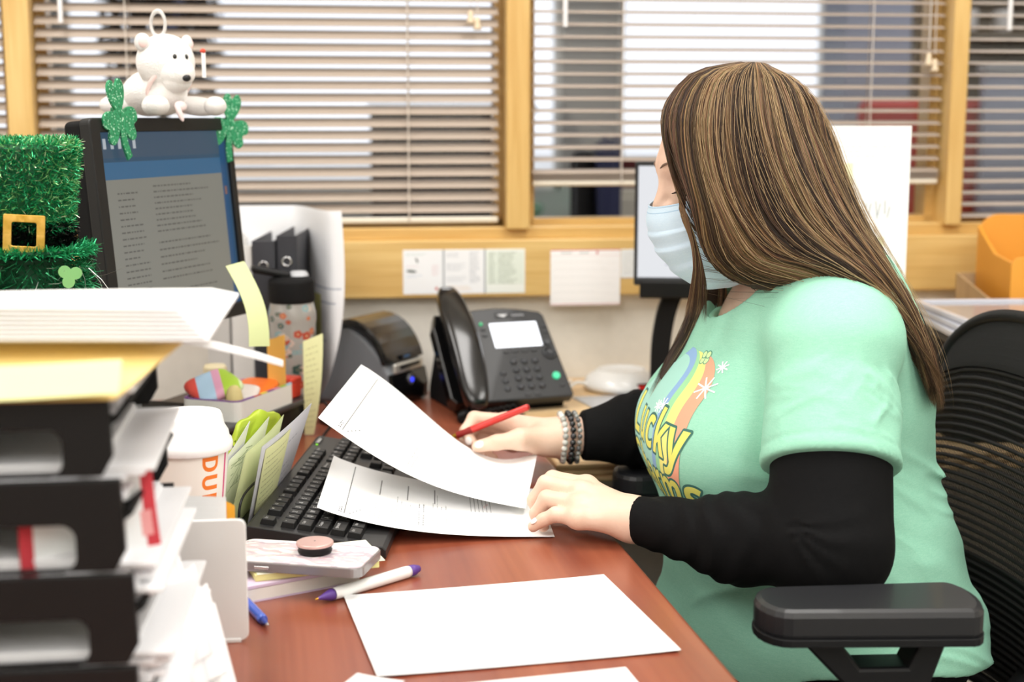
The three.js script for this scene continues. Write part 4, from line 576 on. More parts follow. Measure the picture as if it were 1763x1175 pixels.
// ---------------------------------------------------------------- letters, cup, paper holder, letter trays
{
  // bundle of envelopes leaning behind the keyboard
  const H = thing('letter_holder', 'black wire letter holder behind the keyboard edge', 'letter holder', [-0.125, DESK, -1.66], R(78));
  part(H, 'base', rbox(0.17, 0.006, 0.06, 0.002).translate(0, 0.003, 0), M.black); for (const z of [-0.026, 0.026]) part(H, 'fence', tube([[-0.08, 0.004, z], [-0.075, 0.05, z], [0, 0.06, z], [0.075, 0.05, z], [0.08, 0.004, z]], 0.0015, 30, 6), M.black);
  const env = (name, label, cat, P, bend, mat) => solo(name, label, cat, sheet(quad(...P, (u, v) => V(bend * Math.sin(3.14 * u) * 0.6, 0, bend * Math.sin(3.14 * v))), 10, 8, 0.0008), mat, null, null, 'letters in the holder');
  const ln = (bg, col, n) => canvasTex(256, 160, (c) => { c.fillStyle = bg; c.fillRect(0, 0, 256, 160); greek(c, 20, 20, 210, n, 130 / n, col, 3); });
  env('envelope', 'pale grey envelope nearest the keyboard with a note on it', 'envelope', [V(-0.090, 0.852, -1.605), V(-0.036, 0.874, -1.742), V(-0.066, 0.775, -1.80), V(-0.112, 0.7475, -1.645)], 0.004, std(0xffffff, 0.85, { map: ln('#e2e3ea', '#b9bbc6', 7) }));
  env('lined_note', 'yellow-green lined note stuck on the front envelope', 'note', [V(-0.0865, 0.846, -1.617), V(-0.060, 0.856, -1.683), V(-0.0795, 0.776, -1.718), V(-0.104, 0.760, -1.648)], 0.004, std(0xffffff, 0.85, { map: ln('#e6e9b0', '#bcc08a', 9) }));
  env('folded_note', 'pale yellow-green folded note behind the front envelope', 'note', [V(-0.108, 0.846, -1.60), V(-0.070, 0.862, -1.735), V(-0.095, 0.765, -1.77), V(-0.133, 0.7475, -1.62)], 0.005, M.noteGreen);
  env('green_edged_card', 'white card with a pale green edge in the letter holder', 'card', [V(-0.128, 0.836, -1.61), V(-0.088, 0.858, -1.745), V(-0.112, 0.765, -1.78), V(-0.148, 0.7475, -1.63)], 0.003, std(0xffffff, 0.8, { map: canvasTex(128, 128, (c) => { c.fillStyle = '#f4f7f1'; c.fillRect(0, 0, 128, 128); c.fillStyle = '#bfe3c2'; c.fillRect(0, 6, 128, 9); c.strokeStyle = '#7d8a7a'; for (let i = 0; i < 14; i++) { c.beginPath(); c.moveTo(10 + 40 * rnd(), 60 + 60 * rnd()); c.lineTo(20 + 60 * rnd(), 50 + 70 * rnd()); c.stroke(); } }) }));
  env('white_card', 'pointed white card between the cup and green pouch', 'card', [V(-0.142, 0.825, -1.60), V(-0.106, 0.872, -1.655), V(-0.126, 0.80, -1.70), V(-0.160, 0.7475, -1.62)], 0.002, M.paper);
  const gp = solo('green_pouch', 'lime green crinkled pouch behind the white cards', 'pouch', sheet((u, v) => V(-0.127 + 0.05 * u - 0.03 * v, 0.866 - 0.115 * v - 0.02 * Math.pow(2 * u - 1, 4) + 0.003 * Math.sin(u * 14), -1.68 - 0.10 * u + 0.006 * Math.sin(u * 11 + v * 5)), 20, 12, 0.006), phys(0xb6cc3c, 0.35));
  // paper cup
  const C = thing('coffee_cup', 'white takeaway coffee cup with orange lettering', 'cup', [-0.163, DESK, -1.525], R(0));
  const rim = 0.137;
  part(C, 'cup_body', lathe([[0.001, 0.0], [0.029, 0.0], [0.030, 0.004], [0.0425, rim]], 64, rim), std(0xffffff, 0.7, { map: canvasTex(1024, 512, (c, W, H) => {
    c.fillStyle = '#f2ede5'; c.fillRect(0, 0, W, H); c.save(); c.translate(W * 0.105, 22); c.rotate(Math.PI / 2); c.fillStyle = '#ee7a22'; c.font = 'bold 108px sans-serif'; c.textBaseline = 'middle'; c.fillText("DUNKIN'", 0, 0); c.restore(); c.fillStyle = '#d23d7a'; c.fillRect(W * 0.19, 30, 14, 400);
  }) }));
  const ld = part(C, 'lid', lathe([[0.0435, rim - 0.007], [0.0462, rim - 0.006], [0.0468, rim], [0.0455, rim + 0.005], [0.0435, rim + 0.006], [0.0425, rim + 0.013], [0.0385, rim + 0.02], [0.0365, rim + 0.030], [0.0345, rim + 0.034], [0.030, rim + 0.0335], [0.028, rim + 0.030], [0.001, rim + 0.029]], 56), phys(0xf7f7f7, 0.35)); part(ld, 'sip_hole', rbox(0.009, 0.002, 0.005, 0.001).translate(-0.02, rim + 0.0325, 0.018), M.black);
  // white paper holder with rounded corners and a fan of forms
  const O = thing('paper_holder', 'white plastic upright paper holder with rounded corners', 'paper holder', [-0.155, DESK, -1.29], R(0));
  part(O, 'front_panel', extr(rrect(-0.09, 0.002, 0.066, 0.118, 0.007), 0.003, 0.0008).translate(0, 0, 0.0), M.whiteGloss); part(O, 'back_panel', extr(rrect(-0.09, 0.002, 0.045, 0.126, 0.007), 0.003, 0.0008).translate(0, 0, -0.042), M.whiteGloss); part(O, 'base', rbox(0.15, 0.004, 0.05, 0.001).translate(-0.016, 0.002, -0.02), M.whiteGloss);
  for (let i = 0; i < 5; i++) solo('stored_form', `white form standing in the paper holder, ${['frontmost', 'second', 'middle', 'fourth', 'rearmost'][i]} of five`, 'paper', sheet((u, v) => V(-0.235 + 0.118 * u + i * 0.002, 0.866 + i * 0.0035 - 0.01 * u - 0.118 * v, -1.297 - i * 0.006 + 0.002 * Math.sin(u * 4)), 8, 6, 0.0005), M.paper, null, null, 'forms in the paper holder');
  solo('orange_tab', 'orange index tab peeking over the white paper holder', 'tab', sheet((u, v) => V(-0.118 + 0.016 * u, 0.864 - 0.006 * u * u - 0.03 * v, -1.335), 4, 4, 0.0005), std(0xf2ac2c, 0.7));
  // black letter trays
  const T = thing('letter_tray_stack', 'stack of black letter trays overflowing with papers', 'letter tray', [-0.16, DESK, -0.985], R(0));
  const step = 0.068, Wd = 0.32, Dp = 0.25;
  for (let i = 0; i < 4; i++) {
    const y = 0.069 + i * step, sh = [0.012, 0.012, 0.006, 0][i];
    const tr = part(T, 'tray', merge([rbox(Wd, 0.004, Dp, 0.001).translate(-Wd / 2 + sh, y, -Dp / 2), at(rbox(0.014, 0.004, Dp, 0.001), sh + 0.003, y + 0.003, -Dp / 2, 0, 0, R(38))]), M.blackMatte);
    const side = extr([[-Wd, -0.034], [-0.004, -0.034], [0.004, -0.02], [0.002, 0.031], [-Wd, 0.031]], 0.005, 0.001, [rrect(-Wd + 0.03, -0.0335, -0.030, -0.0005, 0.01).map(([a, b]) => [a, b])]);
    part(tr, 'side_wall', side.translate(sh, y, 0), M.black); part(tr, 'far_side_wall', side.clone().translate(0, 0, -Dp), M.black);
  }
  for (const z of [0, -Dp]) part(T, 'foot', rbox(Wd, 0.036, 0.012, 0.002).translate(-Wd / 2, 0.018, z), M.black);
  // papers in the trays: each pile is one ream-like bundle, loose sheets are their own things
  const loose = ['top', 'second', 'third', 'lowest'];
  for (let i = 0; i < 4; i++) {
    const y = DESK + 0.069 + (3 - i) * step + 0.0026, out = [0.004, 0.008, 0.018, 0.03][i], hgt = i ? 0.036 : 0.025;
    const st = []; for (let k = 0; k < 12; k++) { const e = out + rr(-0.02, 0.018); st.push(at(rbox(0.278, hgt / 12.4, 0.214, 0.0004), -0.16 + e - 0.139, y + hgt * (k + 0.5) / 12, -0.985 - 0.125 + rr(-0.006, 0.006), 0, rr(-0.03, 0.03), 0)); }
    const o = solo('paper_pile', `white paper pile in the ${loose[i]} black tray`, 'paper pile', merge(st), std(0xeeeef0, 0.9), null, null, 'paper piles in the letter trays');
  }
  const red = canvasTex(256, 256, (c) => { c.fillStyle = '#eef0f0'; c.fillRect(0, 0, 256, 256); c.strokeStyle = '#c63a44'; c.lineWidth = 26; c.strokeRect(12, 12, 232, 232); c.fillStyle = '#e6a0a0'; c.fillRect(224, 60, 22, 70); });
  solo('red_bordered_form', 'white form with red border drooping from the second tray', 'paper', sheet((u, v) => V(-0.225 + 0.085 * u + 0.006 * v * u, 0.973 - 0.071 * v - 0.006 * (1 - u) , -0.998 - 0.05 * u + 0.004 * Math.sin(v * 3)), 10, 10, 0.0006), std(0xffffff, 0.85, { map: red }));
  // drooping sheets in front of the paper holder
  const dr = [['topmost', 0.0, 0.062, 0.0], ['second', 0.012, 0.052, 0.012], ['third', 0.022, 0.04, 0.022], ['fourth', 0.032, 0.03, 0.03], ['fifth', 0.04, 0.02, 0.036], ['lowest', 0.05, 0.01, 0.04]];
  dr.forEach(([nm, dx, dy, dz], i) => solo('loose_form', `white form fanned out of the lower trays, ${nm} of the fan`, 'paper', sheet((u, v) => { const L = 0.095 * u; return V(-0.212 + L * Math.cos(0.95 - 0.22 * i) + dx * 0.2 + 0.02 * v, 0.805 + dy * 0.35 + L * Math.sin(0.95 - 0.22 * i) * 0.75 - 0.06 * v, -1.03 - 0.14 * u * (1 - v * 0.3) - dz * 0.3 + 0.006 * Math.sin(u * 5 + i)); }, 10, 6, 0.0006), std(0xffffff, 0.9, { map: canvasTex(128, 128, (c) => { c.fillStyle = '#f4f4f5'; c.fillRect(0, 0, 128, 128); for (let k = 0; k < 16; k++) { c.fillStyle = k % 2 ? '#e6e6ea' : '#f6f6f6'; c.fillRect(k * 8, 0, 4, 128); } }) }), null, null, 'forms fanned from the lower trays'));
  // top of the stack: yellow folder, pale green sheet, white documents
  solo('yellow_folder', 'yellow folder sticking out of the top tray', 'folder', sheet((u, v) => V(-0.47 + (0.330 + 0.045 * (1 - v) ) * u - 0.012 * Math.pow(u, 8), 1.074 - 0.040 * v - 0.012 * u * (1 - v), -1.035 + 0.062 * v - 0.075 * u * (1 - v)), 18, 10, 0.0012), std(0xf8d98e, 0.8));
  solo('green_sheet', 'pale green sheet hanging below the yellow folder', 'paper', sheet((u, v) => V(-0.47 + 0.322 * u, 1.058 - 0.020 * v + 0.002 * Math.sin(u * 7), -0.985 + 0.02 * v), 14, 8, 0.0006), std(0xe6e8ac, 0.85));
  const wt = []; for (let k = 0; k < 8; k++) { const q = k; wt.push(sheet((u, v) => V(-0.50 + (0.405 - 0.003 * q) * u + 0.01 * v, 1.0745 + 0.0033 * q * (1 - 0.80 * v) + 0.002 * Math.sin(u * 4) * u - 0.010 * u * (1 - v), -0.990 - 0.19 * v - 0.05 * u), 16, 8, 0.0030)); }
  solo('document_stack', 'thick white document stack on top of the letter trays', 'paper pile', merge(wt), M.paper);
  solo('corner_sheet', 'white sheet with a pointed corner sticking out of the top pile', 'paper', sheet((u, v) => V(-0.30 + 0.25 * u - 0.06 * v * (1 - u), 1.066 - 0.060 * u * u + 0.006 * Math.sin(v * 3), -1.06 - 0.19 * u - 0.10 * v * (1 - u)), 14, 8, 0.0012), M.paper);
}
// ---------------------------------------------------------------- second monitor, document holder, boxes on the right
{
  const m = thing('side_monitor', 'second monitor with white page behind the masked face', 'monitor', [0.70, DESK, -2.30], R(-12));
  // local x across, z toward the viewer
  part(m, 'bezel', extr(rrect(-0.21, 0.205, 0.2, 0.412, 0.004), 0.014, 0.002, [rrect(-0.205, 0.217, 0.193, 0.405, 0.001)]), phys(0x1a1b1e, 0.4)); part(m, 'rear_shell', rbox(0.40, 0.2, 0.03, 0.008).translate(-0.005, 0.308, -0.016), M.blackMatte);
  part(m, 'screen', new THREE.PlaneGeometry(0.396, 0.186).translate(-0.006, 0.311, 0.008), std(0x101114, 0.3, { emissive: 0xffffff, emissiveMap: canvasTex(512, 256, (c) => { c.fillStyle = '#f4f6fb'; c.fillRect(0, 0, 512, 256); greek(c, 60, 30, 380, 14, 15, '#c4c9d6', 3); }), emissiveIntensity: 0.85 }));
  part(m, 'chin', rbox(0.12, 0.03, 0.03, 0.004).translate(-0.14, 0.198, 0.002), M.black);
  const nk = [[-0.148, 0.21], [-0.168, 0.16], [-0.178, 0.10], [-0.180, 0.03], [-0.182, 0.006]], rib = nk.map(([x, y], i) => [x - 0.0, y]), thick = 0.032;
  const cv = new THREE.CatmullRomCurve3(nk.map(([x, y]) => V(x, y, 0))).getPoints(20), ol = [...cv.map((p) => [p.x, p.y]), ...cv.reverse().map((p) => [p.x + thick, p.y])];
  part(m, 'neck', extr(ol, 0.05, 0.002).translate(0, 0, -0.06), M.blackMatte); part(m, 'stand_base', rbox(0.22, 0.01, 0.16, 0.004).translate(-0.09, 0.005, -0.05), M.blackMatte);
  const dh = thing('document_holder', 'upright stand holding a white page behind the long hair', 'document holder', [0.80, DESK, -2.07], R(-12));
  part(dh, 'back_plate', rbox(0.19, 0.245, 0.004, 0.002).translate(-0.055, 0.345, 0), std(0xe8e8ea, 0.5)); part(dh, 'pole', cyl(0.007, 0.007, 0.3, 12).translate(-0.05, 0.15, -0.008), M.black); part(dh, 'stand_base', cyl(0.06, 0.065, 0.012, 28).translate(-0.05, 0.006, -0.01), M.black);
  const pg = solo('document_page', 'white marked page with yellow highlights on the document holder', 'paper', rbox(0.208, 0.252, 0.0012, 0.0003), std(0xffffff, 0.9, { map: canvasTex(420, 500, (c, w, h) => { c.fillStyle = '#fbfbf9'; c.fillRect(0, 0, w, h); greek(c, 190, 60, 200, 3, 14, '#d4d6d8', 3); c.fillStyle = 'rgba(236,240,170,0.55)'; c.fillRect(190, 110, 60, 90); c.fillRect(220, 330, 130, 90); c.strokeStyle = '#aab0b6'; c.lineWidth = 3; for (let i = 0; i < 12; i++) { const x = 210 + i * 14; c.beginPath(); c.moveTo(x, 220 + 20 * rnd()); c.lineTo(x + rr(-8, 8), 260 + 20 * rnd()); c.stroke(); } c.fillStyle = 'rgba(226,214,180,0.6)'; c.fillRect(240, 400, 90, 70); greek(c, 210, 450, 150, 3, 12, '#e0d9c6', 4); }) }), [0.7505, DESK + 0.345, -2.075], [0, R(-12), R(0)]);
  // right-hand boxes
  const card = std(0xffffff, 0.9, { map: dataTex(128, 128, (u, v, i, j) => { const n = 0.9 + 0.12 * fbm(u * 30, v * 6, 6); return [196 * n, 166 * n, 124 * n]; }) });
  const cb = thing('cardboard_box', 'open cardboard box under the orange bin', 'box', [1.265, DESK, -2.355], R(-8));
  const bw = 0.30, bd = 0.24, bh = 0.20; part(cb, 'front_panel', boxUV(bx3(-bw / 2, bw / 2, 0, bh - 0.03, bd / 2 - 0.004, bd / 2), 4), card); part(cb, 'rear_panel', boxUV(bx3(-bw / 2, bw / 2, 0, bh, -bd / 2, -bd / 2 + 0.004), 4), card); for (const s of [-1, 1]) part(cb, 'side_panel', boxUV(extr([[-bd / 2, 0], [bd / 2, 0], [bd / 2, bh - 0.03], [-bd / 2, bh]], 0.004).rotateY(-Math.PI / 2).translate(s * (bw / 2 - 0.002) + 0.002, 0, 0), 4), card); part(cb, 'bottom', box(bw, 0.004, bd).translate(0, 0.002, 0), card);
  const ob = thing('orange_bin', 'orange scoop-front plastic bin standing in the cardboard box', 'bin', [1.262, DESK + 0.0045, -2.355], R(-8));
  const orM = phys(0xe9a13a, 0.45); part(ob, 'front_wall', extr(rrect(-0.12, 0, 0.12, 0.245, 0.015), 0.004, 0.001).translate(0, 0, 0.095), orM); part(ob, 'back_wall', extr(rrect(-0.115, 0, 0.115, 0.305, 0.035), 0.004, 0.001).translate(0, 0, -0.105), orM);
  for (const s of [-1, 1]) part(ob, 'side_wall', extr([[-0.10, 0], [0.097, 0], [0.097, 0.235], [0.0, 0.242], [-0.07, 0.27], [-0.10, 0.285]], 0.004, 0.001).rotateY(-Math.PI / 2).translate(s * 0.115 + 0.002, 0, 0), orM); part(ob, 'bottom', box(0.226, 0.004, 0.19).translate(0, 0.002, 0), orM);
  solo('pale_note', 'pale yellow note stuck on the cardboard box', 'note', box(0.06, 0.06, 0.0006), std(0xf3f3cf, 0.8), [1.18, DESK + 0.135, -2.2435], [0, R(-8), 0]);
  const fb = thing('file_box', 'black file box under the clear plastic trays', 'box', [1.02, DESK, -2.095], R(-8)); part(fb, 'tub', rbox(0.19, 0.15, 0.24, 0.006).translate(0, 0.075, 0), M.blackMatte); part(fb, 'rim', rbox(0.2, 0.012, 0.25, 0.004).translate(0, 0.152, 0), M.black);
  for (let i = 0; i < 3; i++) { const t = thing('clear_tray', `clear plastic tray, ${['lowest', 'middle', 'topmost'][i]} of the stack on the black file box`, 'tray', [1.02 + i * 0.004, DESK + 0.158 + i * 0.0095, -2.095 - i * 0.004], R(-8 + i * 2), 'stacked clear plastic trays'); part(t, 'tray_floor', rbox(0.2, 0.005, 0.25, 0.002).translate(0, 0.0026, 0), phys(0xc9ccd6, 0.15, { transmission: 0.4, thickness: 0, clearcoat: 0.5 })); part(t, 'tray_rim', extr(rrect(-0.1, -0.125, 0.1, 0.125, 0.012), 0.004, 0.0008, [rrect(-0.088, -0.113, 0.088, 0.113, 0.008)]).rotateX(-Math.PI / 2).translate(0, 0.005, 0), phys(0xe3e5ee, 0.15, { transmission: 0.3, thickness: 0 })); }
}
// ---------------------------------------------------------------- office chair
{
  const Cx = 0.56, Cz = -1.655;
  const C = thing('office_chair', 'black office chair with ribbed mesh back and padded arms', 'chair', [Cx, 0, Cz], R(0));      // faces -x
  const plastic = phys(0x121315, 0.5, { specularIntensity: 0.6 }), pad = phys(0x1c1d20, 0.42, { clearcoat: 0.1 });
  part(C, 'seat', rbox(0.50, 0.075, 0.50, 0.035, 4).translate(0, 0.39, 0), std(0x1c1c1e, 0.9));
  // backrest surface: s across (-1 far .. 1 near), h up 0..1
  const back = (s, h) => { const y = 0.46 + 0.505 * h, w = 0.245 + 0.012 * Math.sin(h * 3.1) - 0.03 * Math.pow(h, 6); return V(0.272 + 0.035 * h * h - 0.03 * Math.sin(h * 2.6) + 0.042 * (1 - s * s) - 0.0 * s, y - 0.05 * Math.pow(Math.abs(s), 5) * h * h, s * w); };
  const fr = []; for (let i = 0; i <= 20; i++) fr.push(back(-1, i / 20)); for (let i = 1; i < 16; i++) fr.push(back(-1 + 2 * i / 16, 1)); for (let i = 20; i >= 0; i--) fr.push(back(1, i / 20)); for (let i = 1; i < 16; i++) fr.push(back(1 - 2 * i / 16, 0));
  part(C, 'back_frame', new THREE.TubeGeometry(new THREE.CatmullRomCurve3(fr, true), 220, 0.0095, 10, true), plastic);
  const NR = 44, ribM = std(0x141415, 0.7);
  for (let i = 0; i < NR; i++) {
    const h = 0.015 + 0.97 * i / (NR - 1), pts = []; for (let k = 0; k <= 12; k++) pts.push(back(-0.98 + 1.96 * k / 12, h));
    part(C, 'mesh_rib', new THREE.TubeGeometry(new THREE.CatmullRomCurve3(pts), 16, 0.0029, 5), ribM);
  }
  const weave = dataTex(64, 64, (u, v, i, j) => { const a = (i % 8 < 3) || ((j + (i >> 3) * 4) % 16 < 5) ? 255 : 0; return [a, a, a]; }, false); weave.repeat.set(34, 30); weave.needsUpdate = true;
  part(C, 'mesh_fabric', sheet((u, v) => back(-0.98 + 1.96 * u, 0.01 + 0.98 * v).add(V(0.002, 0, 0)), 24, 24, 0.0005), std(0x151516, 0.8, { alphaMap: weave, transparent: true, side: THREE.DoubleSide }));
  part(C, 'top_band', sheet((u, v) => back(-0.97 + 1.94 * u, 0.86 + 0.13 * v).add(V(-0.0035, 0, 0)), 24, 6, 0.002), std(0x1a1a1b, 0.9, { alphaMap: (() => { const t = dataTex(64, 64, (u, v, i, j) => { const a = (i % 4 < 3) || (j % 4 < 3) ? 255 : 0; return [a, a, a]; }, false); t.repeat.set(30, 8); return t; })(), transparent: true }));
  part(C, 'lumbar_support', sheet((u, v) => back(-0.9 + 1.8 * u, 0.02 + 0.30 * v).add(V(0.022, 0, 0)), 16, 6, 0.012), plastic);
  part(C, 'spine', tube([[0.345, 0.93, 0], [0.37, 0.8, 0], [0.35, 0.55, 0], [0.22, 0.42, 0], [0.05, 0.40, 0]], 0.022, 40, 10), plastic);
  // arms: near one at z = +0.33, far one at z = -0.30
  for (const [z, yaw, dx, dy] of [[0.372, -4, -0.050, -0.012], [-0.235, 6, -0.075, -0.03]]) {
    const A = new THREE.Matrix4().makeRotationY(R(yaw)); A.setPosition(dx, dy, z);
    const ol = []; for (let i = 0; i <= 10; i++) { const t = R(-90 + 180 * i / 10); ol.push([0.088 + 0.02 * Math.cos(t), 0.046 * Math.sin(t)]); } for (let i = 0; i <= 10; i++) { const t = R(90 + 180 * i / 10); ol.push([-0.085 + 0.028 * Math.cos(t), 0.040 * Math.sin(t)]); }
    const arm = part(C, 'arm_pad', extr(ol, 0.017, 0.007).rotateX(-Math.PI / 2).translate(0, 0.748, 0).applyMatrix4(A), pad);
    part(arm, 'pad_groove', extr(ol.map(([x, y]) => [x * 1.01, y * 1.02]), 0.006, 0.001).rotateX(-Math.PI / 2).translate(0, 0.737, 0).applyMatrix4(A), plastic);
    part(C, 'arm_bracket', extr([[-0.075, 0.738], [-0.02, 0.68], [-0.012, 0.50], [0.062, 0.50], [0.056, 0.68], [0.075, 0.738]], 0.032, 0.004, [[[-0.03, 0.728], [0.045, 0.728], [0.035, 0.706], [-0.012, 0.706]]]).translate(0, 0, -0.016).applyMatrix4(A), plastic);
    part(C, 'arm_post', rbox(0.05, 0.22, 0.026, 0.008, 3).translate(0.025, 0.46, 0).applyMatrix4(A), plastic); part(C, 'arm_mount', rbox(0.07, 0.02, 0.32, 0.006).translate(dx + 0.02, 0.345, z * 0.55), plastic);
  }
  part(C, 'gas_lift', cyl(0.026, 0.03, 0.26, 20).translate(0, 0.205, 0), M.black); part(C, 'tilt_box', rbox(0.2, 0.05, 0.16, 0.01).translate(0, 0.33, 0), M.black);
  for (let i = 0; i < 5; i++) { const f = part(C, 'foot_spoke', merge([extr([[0, 0.06], [0.3, 0.055], [0.3, 0.075], [0, 0.105]], 0.04, 0.004).translate(0, 0, -0.02)]), plastic, [0, 0, 0], [0, i * Math.PI * 0.4 + 0.3, 0]); part(f, 'caster', merge([at(cyl(0.028, 0.028, 0.018, 16), 0.29, 0.028, 0.014, Math.PI / 2), at(cyl(0.028, 0.028, 0.018, 16), 0.29, 0.028, -0.014, Math.PI / 2)]), M.black); }
}
// ---------------------------------------------------------------- signed distance modelling for the figure
function nets(f, lo, hi, h) {
  const n = [0, 1, 2].map((i) => Math.ceil((hi[i] - lo[i]) / h) + 1), [nx, ny, nz] = n, g = new Float32Array(nx * ny * nz), B = 4, hd = 0.87 * B * h + h;
  const id = (i, j, k) => i + nx * (j + ny * k);
  for (let k = 0; k < nz; k += B) for (let j = 0; j < ny; j += B) for (let i = 0; i < nx; i += B) {
    const c = f(lo[0] + (i + B / 2 - 0.5) * h, lo[1] + (j + B / 2 - 0.5) * h, lo[2] + (k + B / 2 - 0.5) * h), far = Math.abs(c) > 1.6 * hd;
    for (let c2 = k; c2 < Math.min(nz, k + B); c2++) for (let b = j; b < Math.min(ny, j + B); b++) for (let a = i; a < Math.min(nx, i + B); a++) g[id(a, b, c2)] = far ? c : f(lo[0] + a * h, lo[1] + b * h, lo[2] + c2 * h);
  }
  const vid = new Int32Array(nx * ny * nz).fill(-1), P = [], I = [], E = [[0, 1], [2, 3], [4, 5], [6, 7], [0, 2], [1, 3], [4, 6], [5, 7], [0, 4], [1, 5], [2, 6], [3, 7]];
  for (let k = 0; k < nz - 1; k++) for (let j = 0; j < ny - 1; j++) for (let i = 0; i < nx - 1; i++) {
    const v = []; let m = 0; for (let q = 0; q < 8; q++) { v[q] = g[id(i + (q & 1), j + ((q >> 1) & 1), k + (q >> 2))]; if (v[q] < 0) m |= 1 << q; }
    if (m === 0 || m === 255) continue;
    let x = 0, y = 0, z = 0, c = 0;
    for (const [a, b] of E) if ((v[a] < 0) !== (v[b] < 0)) { const t = v[a] / (v[a] - v[b]); x += mix(a & 1, b & 1, t); y += mix((a >> 1) & 1, (b >> 1) & 1, t); z += mix(a >> 2, b >> 2, t); c++; }
    vid[id(i, j, k)] = P.length / 3; P.push(lo[0] + (i + x / c) * h, lo[1] + (j + y / c) * h, lo[2] + (k + z / c) * h);
  }
  const quadI = (a, b, c, d, s) => { if (a < 0 || b < 0 || c < 0 || d < 0) return; s ? I.push(a, b, c, a, c, d) : I.push(a, c, b, a, d, c); };
  for (let k = 1; k < nz - 1; k++) for (let j = 1; j < ny - 1; j++) for (let i = 1; i < nx - 1; i++) {
    const o = g[id(i, j, k)] < 0;
    if (o !== g[id(i + 1, j, k)] < 0) quadI(vid[id(i, j - 1, k - 1)], vid[id(i, j, k - 1)], vid[id(i, j, k)], vid[id(i, j - 1, k)], o);
    if (o !== g[id(i, j + 1, k)] < 0) quadI(vid[id(i - 1, j, k - 1)], vid[id(i - 1, j, k)], vid[id(i, j, k)], vid[id(i, j, k - 1)], o);
    if (o !== g[id(i, j, k + 1)] < 0) quadI(vid[id(i - 1, j - 1, k)], vid[id(i, j - 1, k)], vid[id(i, j, k)], vid[id(i - 1, j, k)], o);
  }
  const G = new THREE.BufferGeometry(); G.setAttribute('position', new THREE.Float32BufferAttribute(P, 3)); G.setIndex(I); G.computeVertexNormals(); return G;
}
const smin = (a, b, k) => { const h = Math.max(k - Math.abs(a - b), 0) / k; return Math.min(a, b) - h * h * k * 0.25; };
const smax = (a, b, k) => -smin(-a, -b, k);
const cap = (x, y, z, a, b, ra, rb) => { const bx = b[0] - a[0], by = b[1] - a[1], bz = b[2] - a[2], px = x - a[0], py = y - a[1], pz = z - a[2], t = clamp((px * bx + py * by + pz * bz) / (bx * bx + by * by + bz * bz)); return Math.hypot(px - t * bx, py - t * by, pz - t * bz) - mix(ra, rb, t); };
const ell = (x, y, z, c, r) => { const px = x - c[0], py = y - c[1], pz = z - c[2], k0 = Math.hypot(px / r[0], py / r[1], pz / r[2]), k1 = Math.hypot(px / (r[0] * r[0]), py / (r[1] * r[1]), pz / (r[2] * r[2])); return k1 < 1e-9 ? -Math.min(...r) : k0 * (k0 - 1) / k1; };
// ---------------------------------------------------------------- the woman
const PZ = -1.668;
const J = {
  shL: [0.537, 0.957, -1.490], elL: [0.508, 0.779, -1.390], wrL: [0.330, 0.769, -1.545],
  shR: [0.572, 0.955, -1.835], elR: [0.500, 0.800, -1.900], wrR: [0.303, 0.787, -1.892],
};
const torso = (x, y, z) => {
  let d = ell(x, y, z, [0.572, 0.885, PZ], [0.142, 0.19, 0.165]);
  for (const s of [-1, 1]) d = smin(d, ell(x, y, z, [0.470, 0.834, PZ + s * 0.074], [0.088, 0.086, 0.082]), 0.06);
  d = smin(d, ell(x, y, z, [0.582, 0.69, PZ], [0.172, 0.15, 0.185]), 0.07);
  d = smin(d, ell(x, y, z, [0.600, 0.585, PZ], [0.180, 0.115, 0.205]), 0.07);
  d = smin(d, cap(x, y, z, [0.553, 0.972, PZ + 0.165], [0.578, 1.0, PZ], 0.052, 0.066), 0.06);
  d = smin(d, cap(x, y, z, [0.570, 0.968, PZ - 0.160], [0.570, 0.997, PZ], 0.052, 0.066), 0.06);
  d = smin(d, cap(x, y, z, [0.580, 1.02, PZ], [0.565, 0.995, PZ + 0.12], 0.05, 0.04), 0.04);
  return d;
};
const neckD = (x, y, z) => cap(x, y, z, [0.566, 0.995, PZ], [0.512, 1.10, PZ - 0.003], 0.062, 0.053);
const armL = (x, y, z, e = 0) => smin(cap(x, y, z, J.shL, J.elL, 0.062 + e, 0.060 + e), smin(cap(x, y, z, J.elL, [0.428, 0.768, -1.462], 0.047 + e, 0.040 + e), cap(x, y, z, [0.428, 0.768, -1.462], J.wrL, 0.040 + e, 0.0235 + e), 0.03), 0.022);
const armR = (x, y, z, e = 0) => smin(cap(x, y, z, J.shR, J.elR, 0.066 + e, 0.054 + e), smin(cap(x, y, z, J.elR, [0.41, 0.796, -1.896], 0.050 + e, 0.043 + e), cap(x, y, z, [0.41, 0.796, -1.896], J.wrR, 0.043 + e, 0.027 + e), 0.03), 0.035);
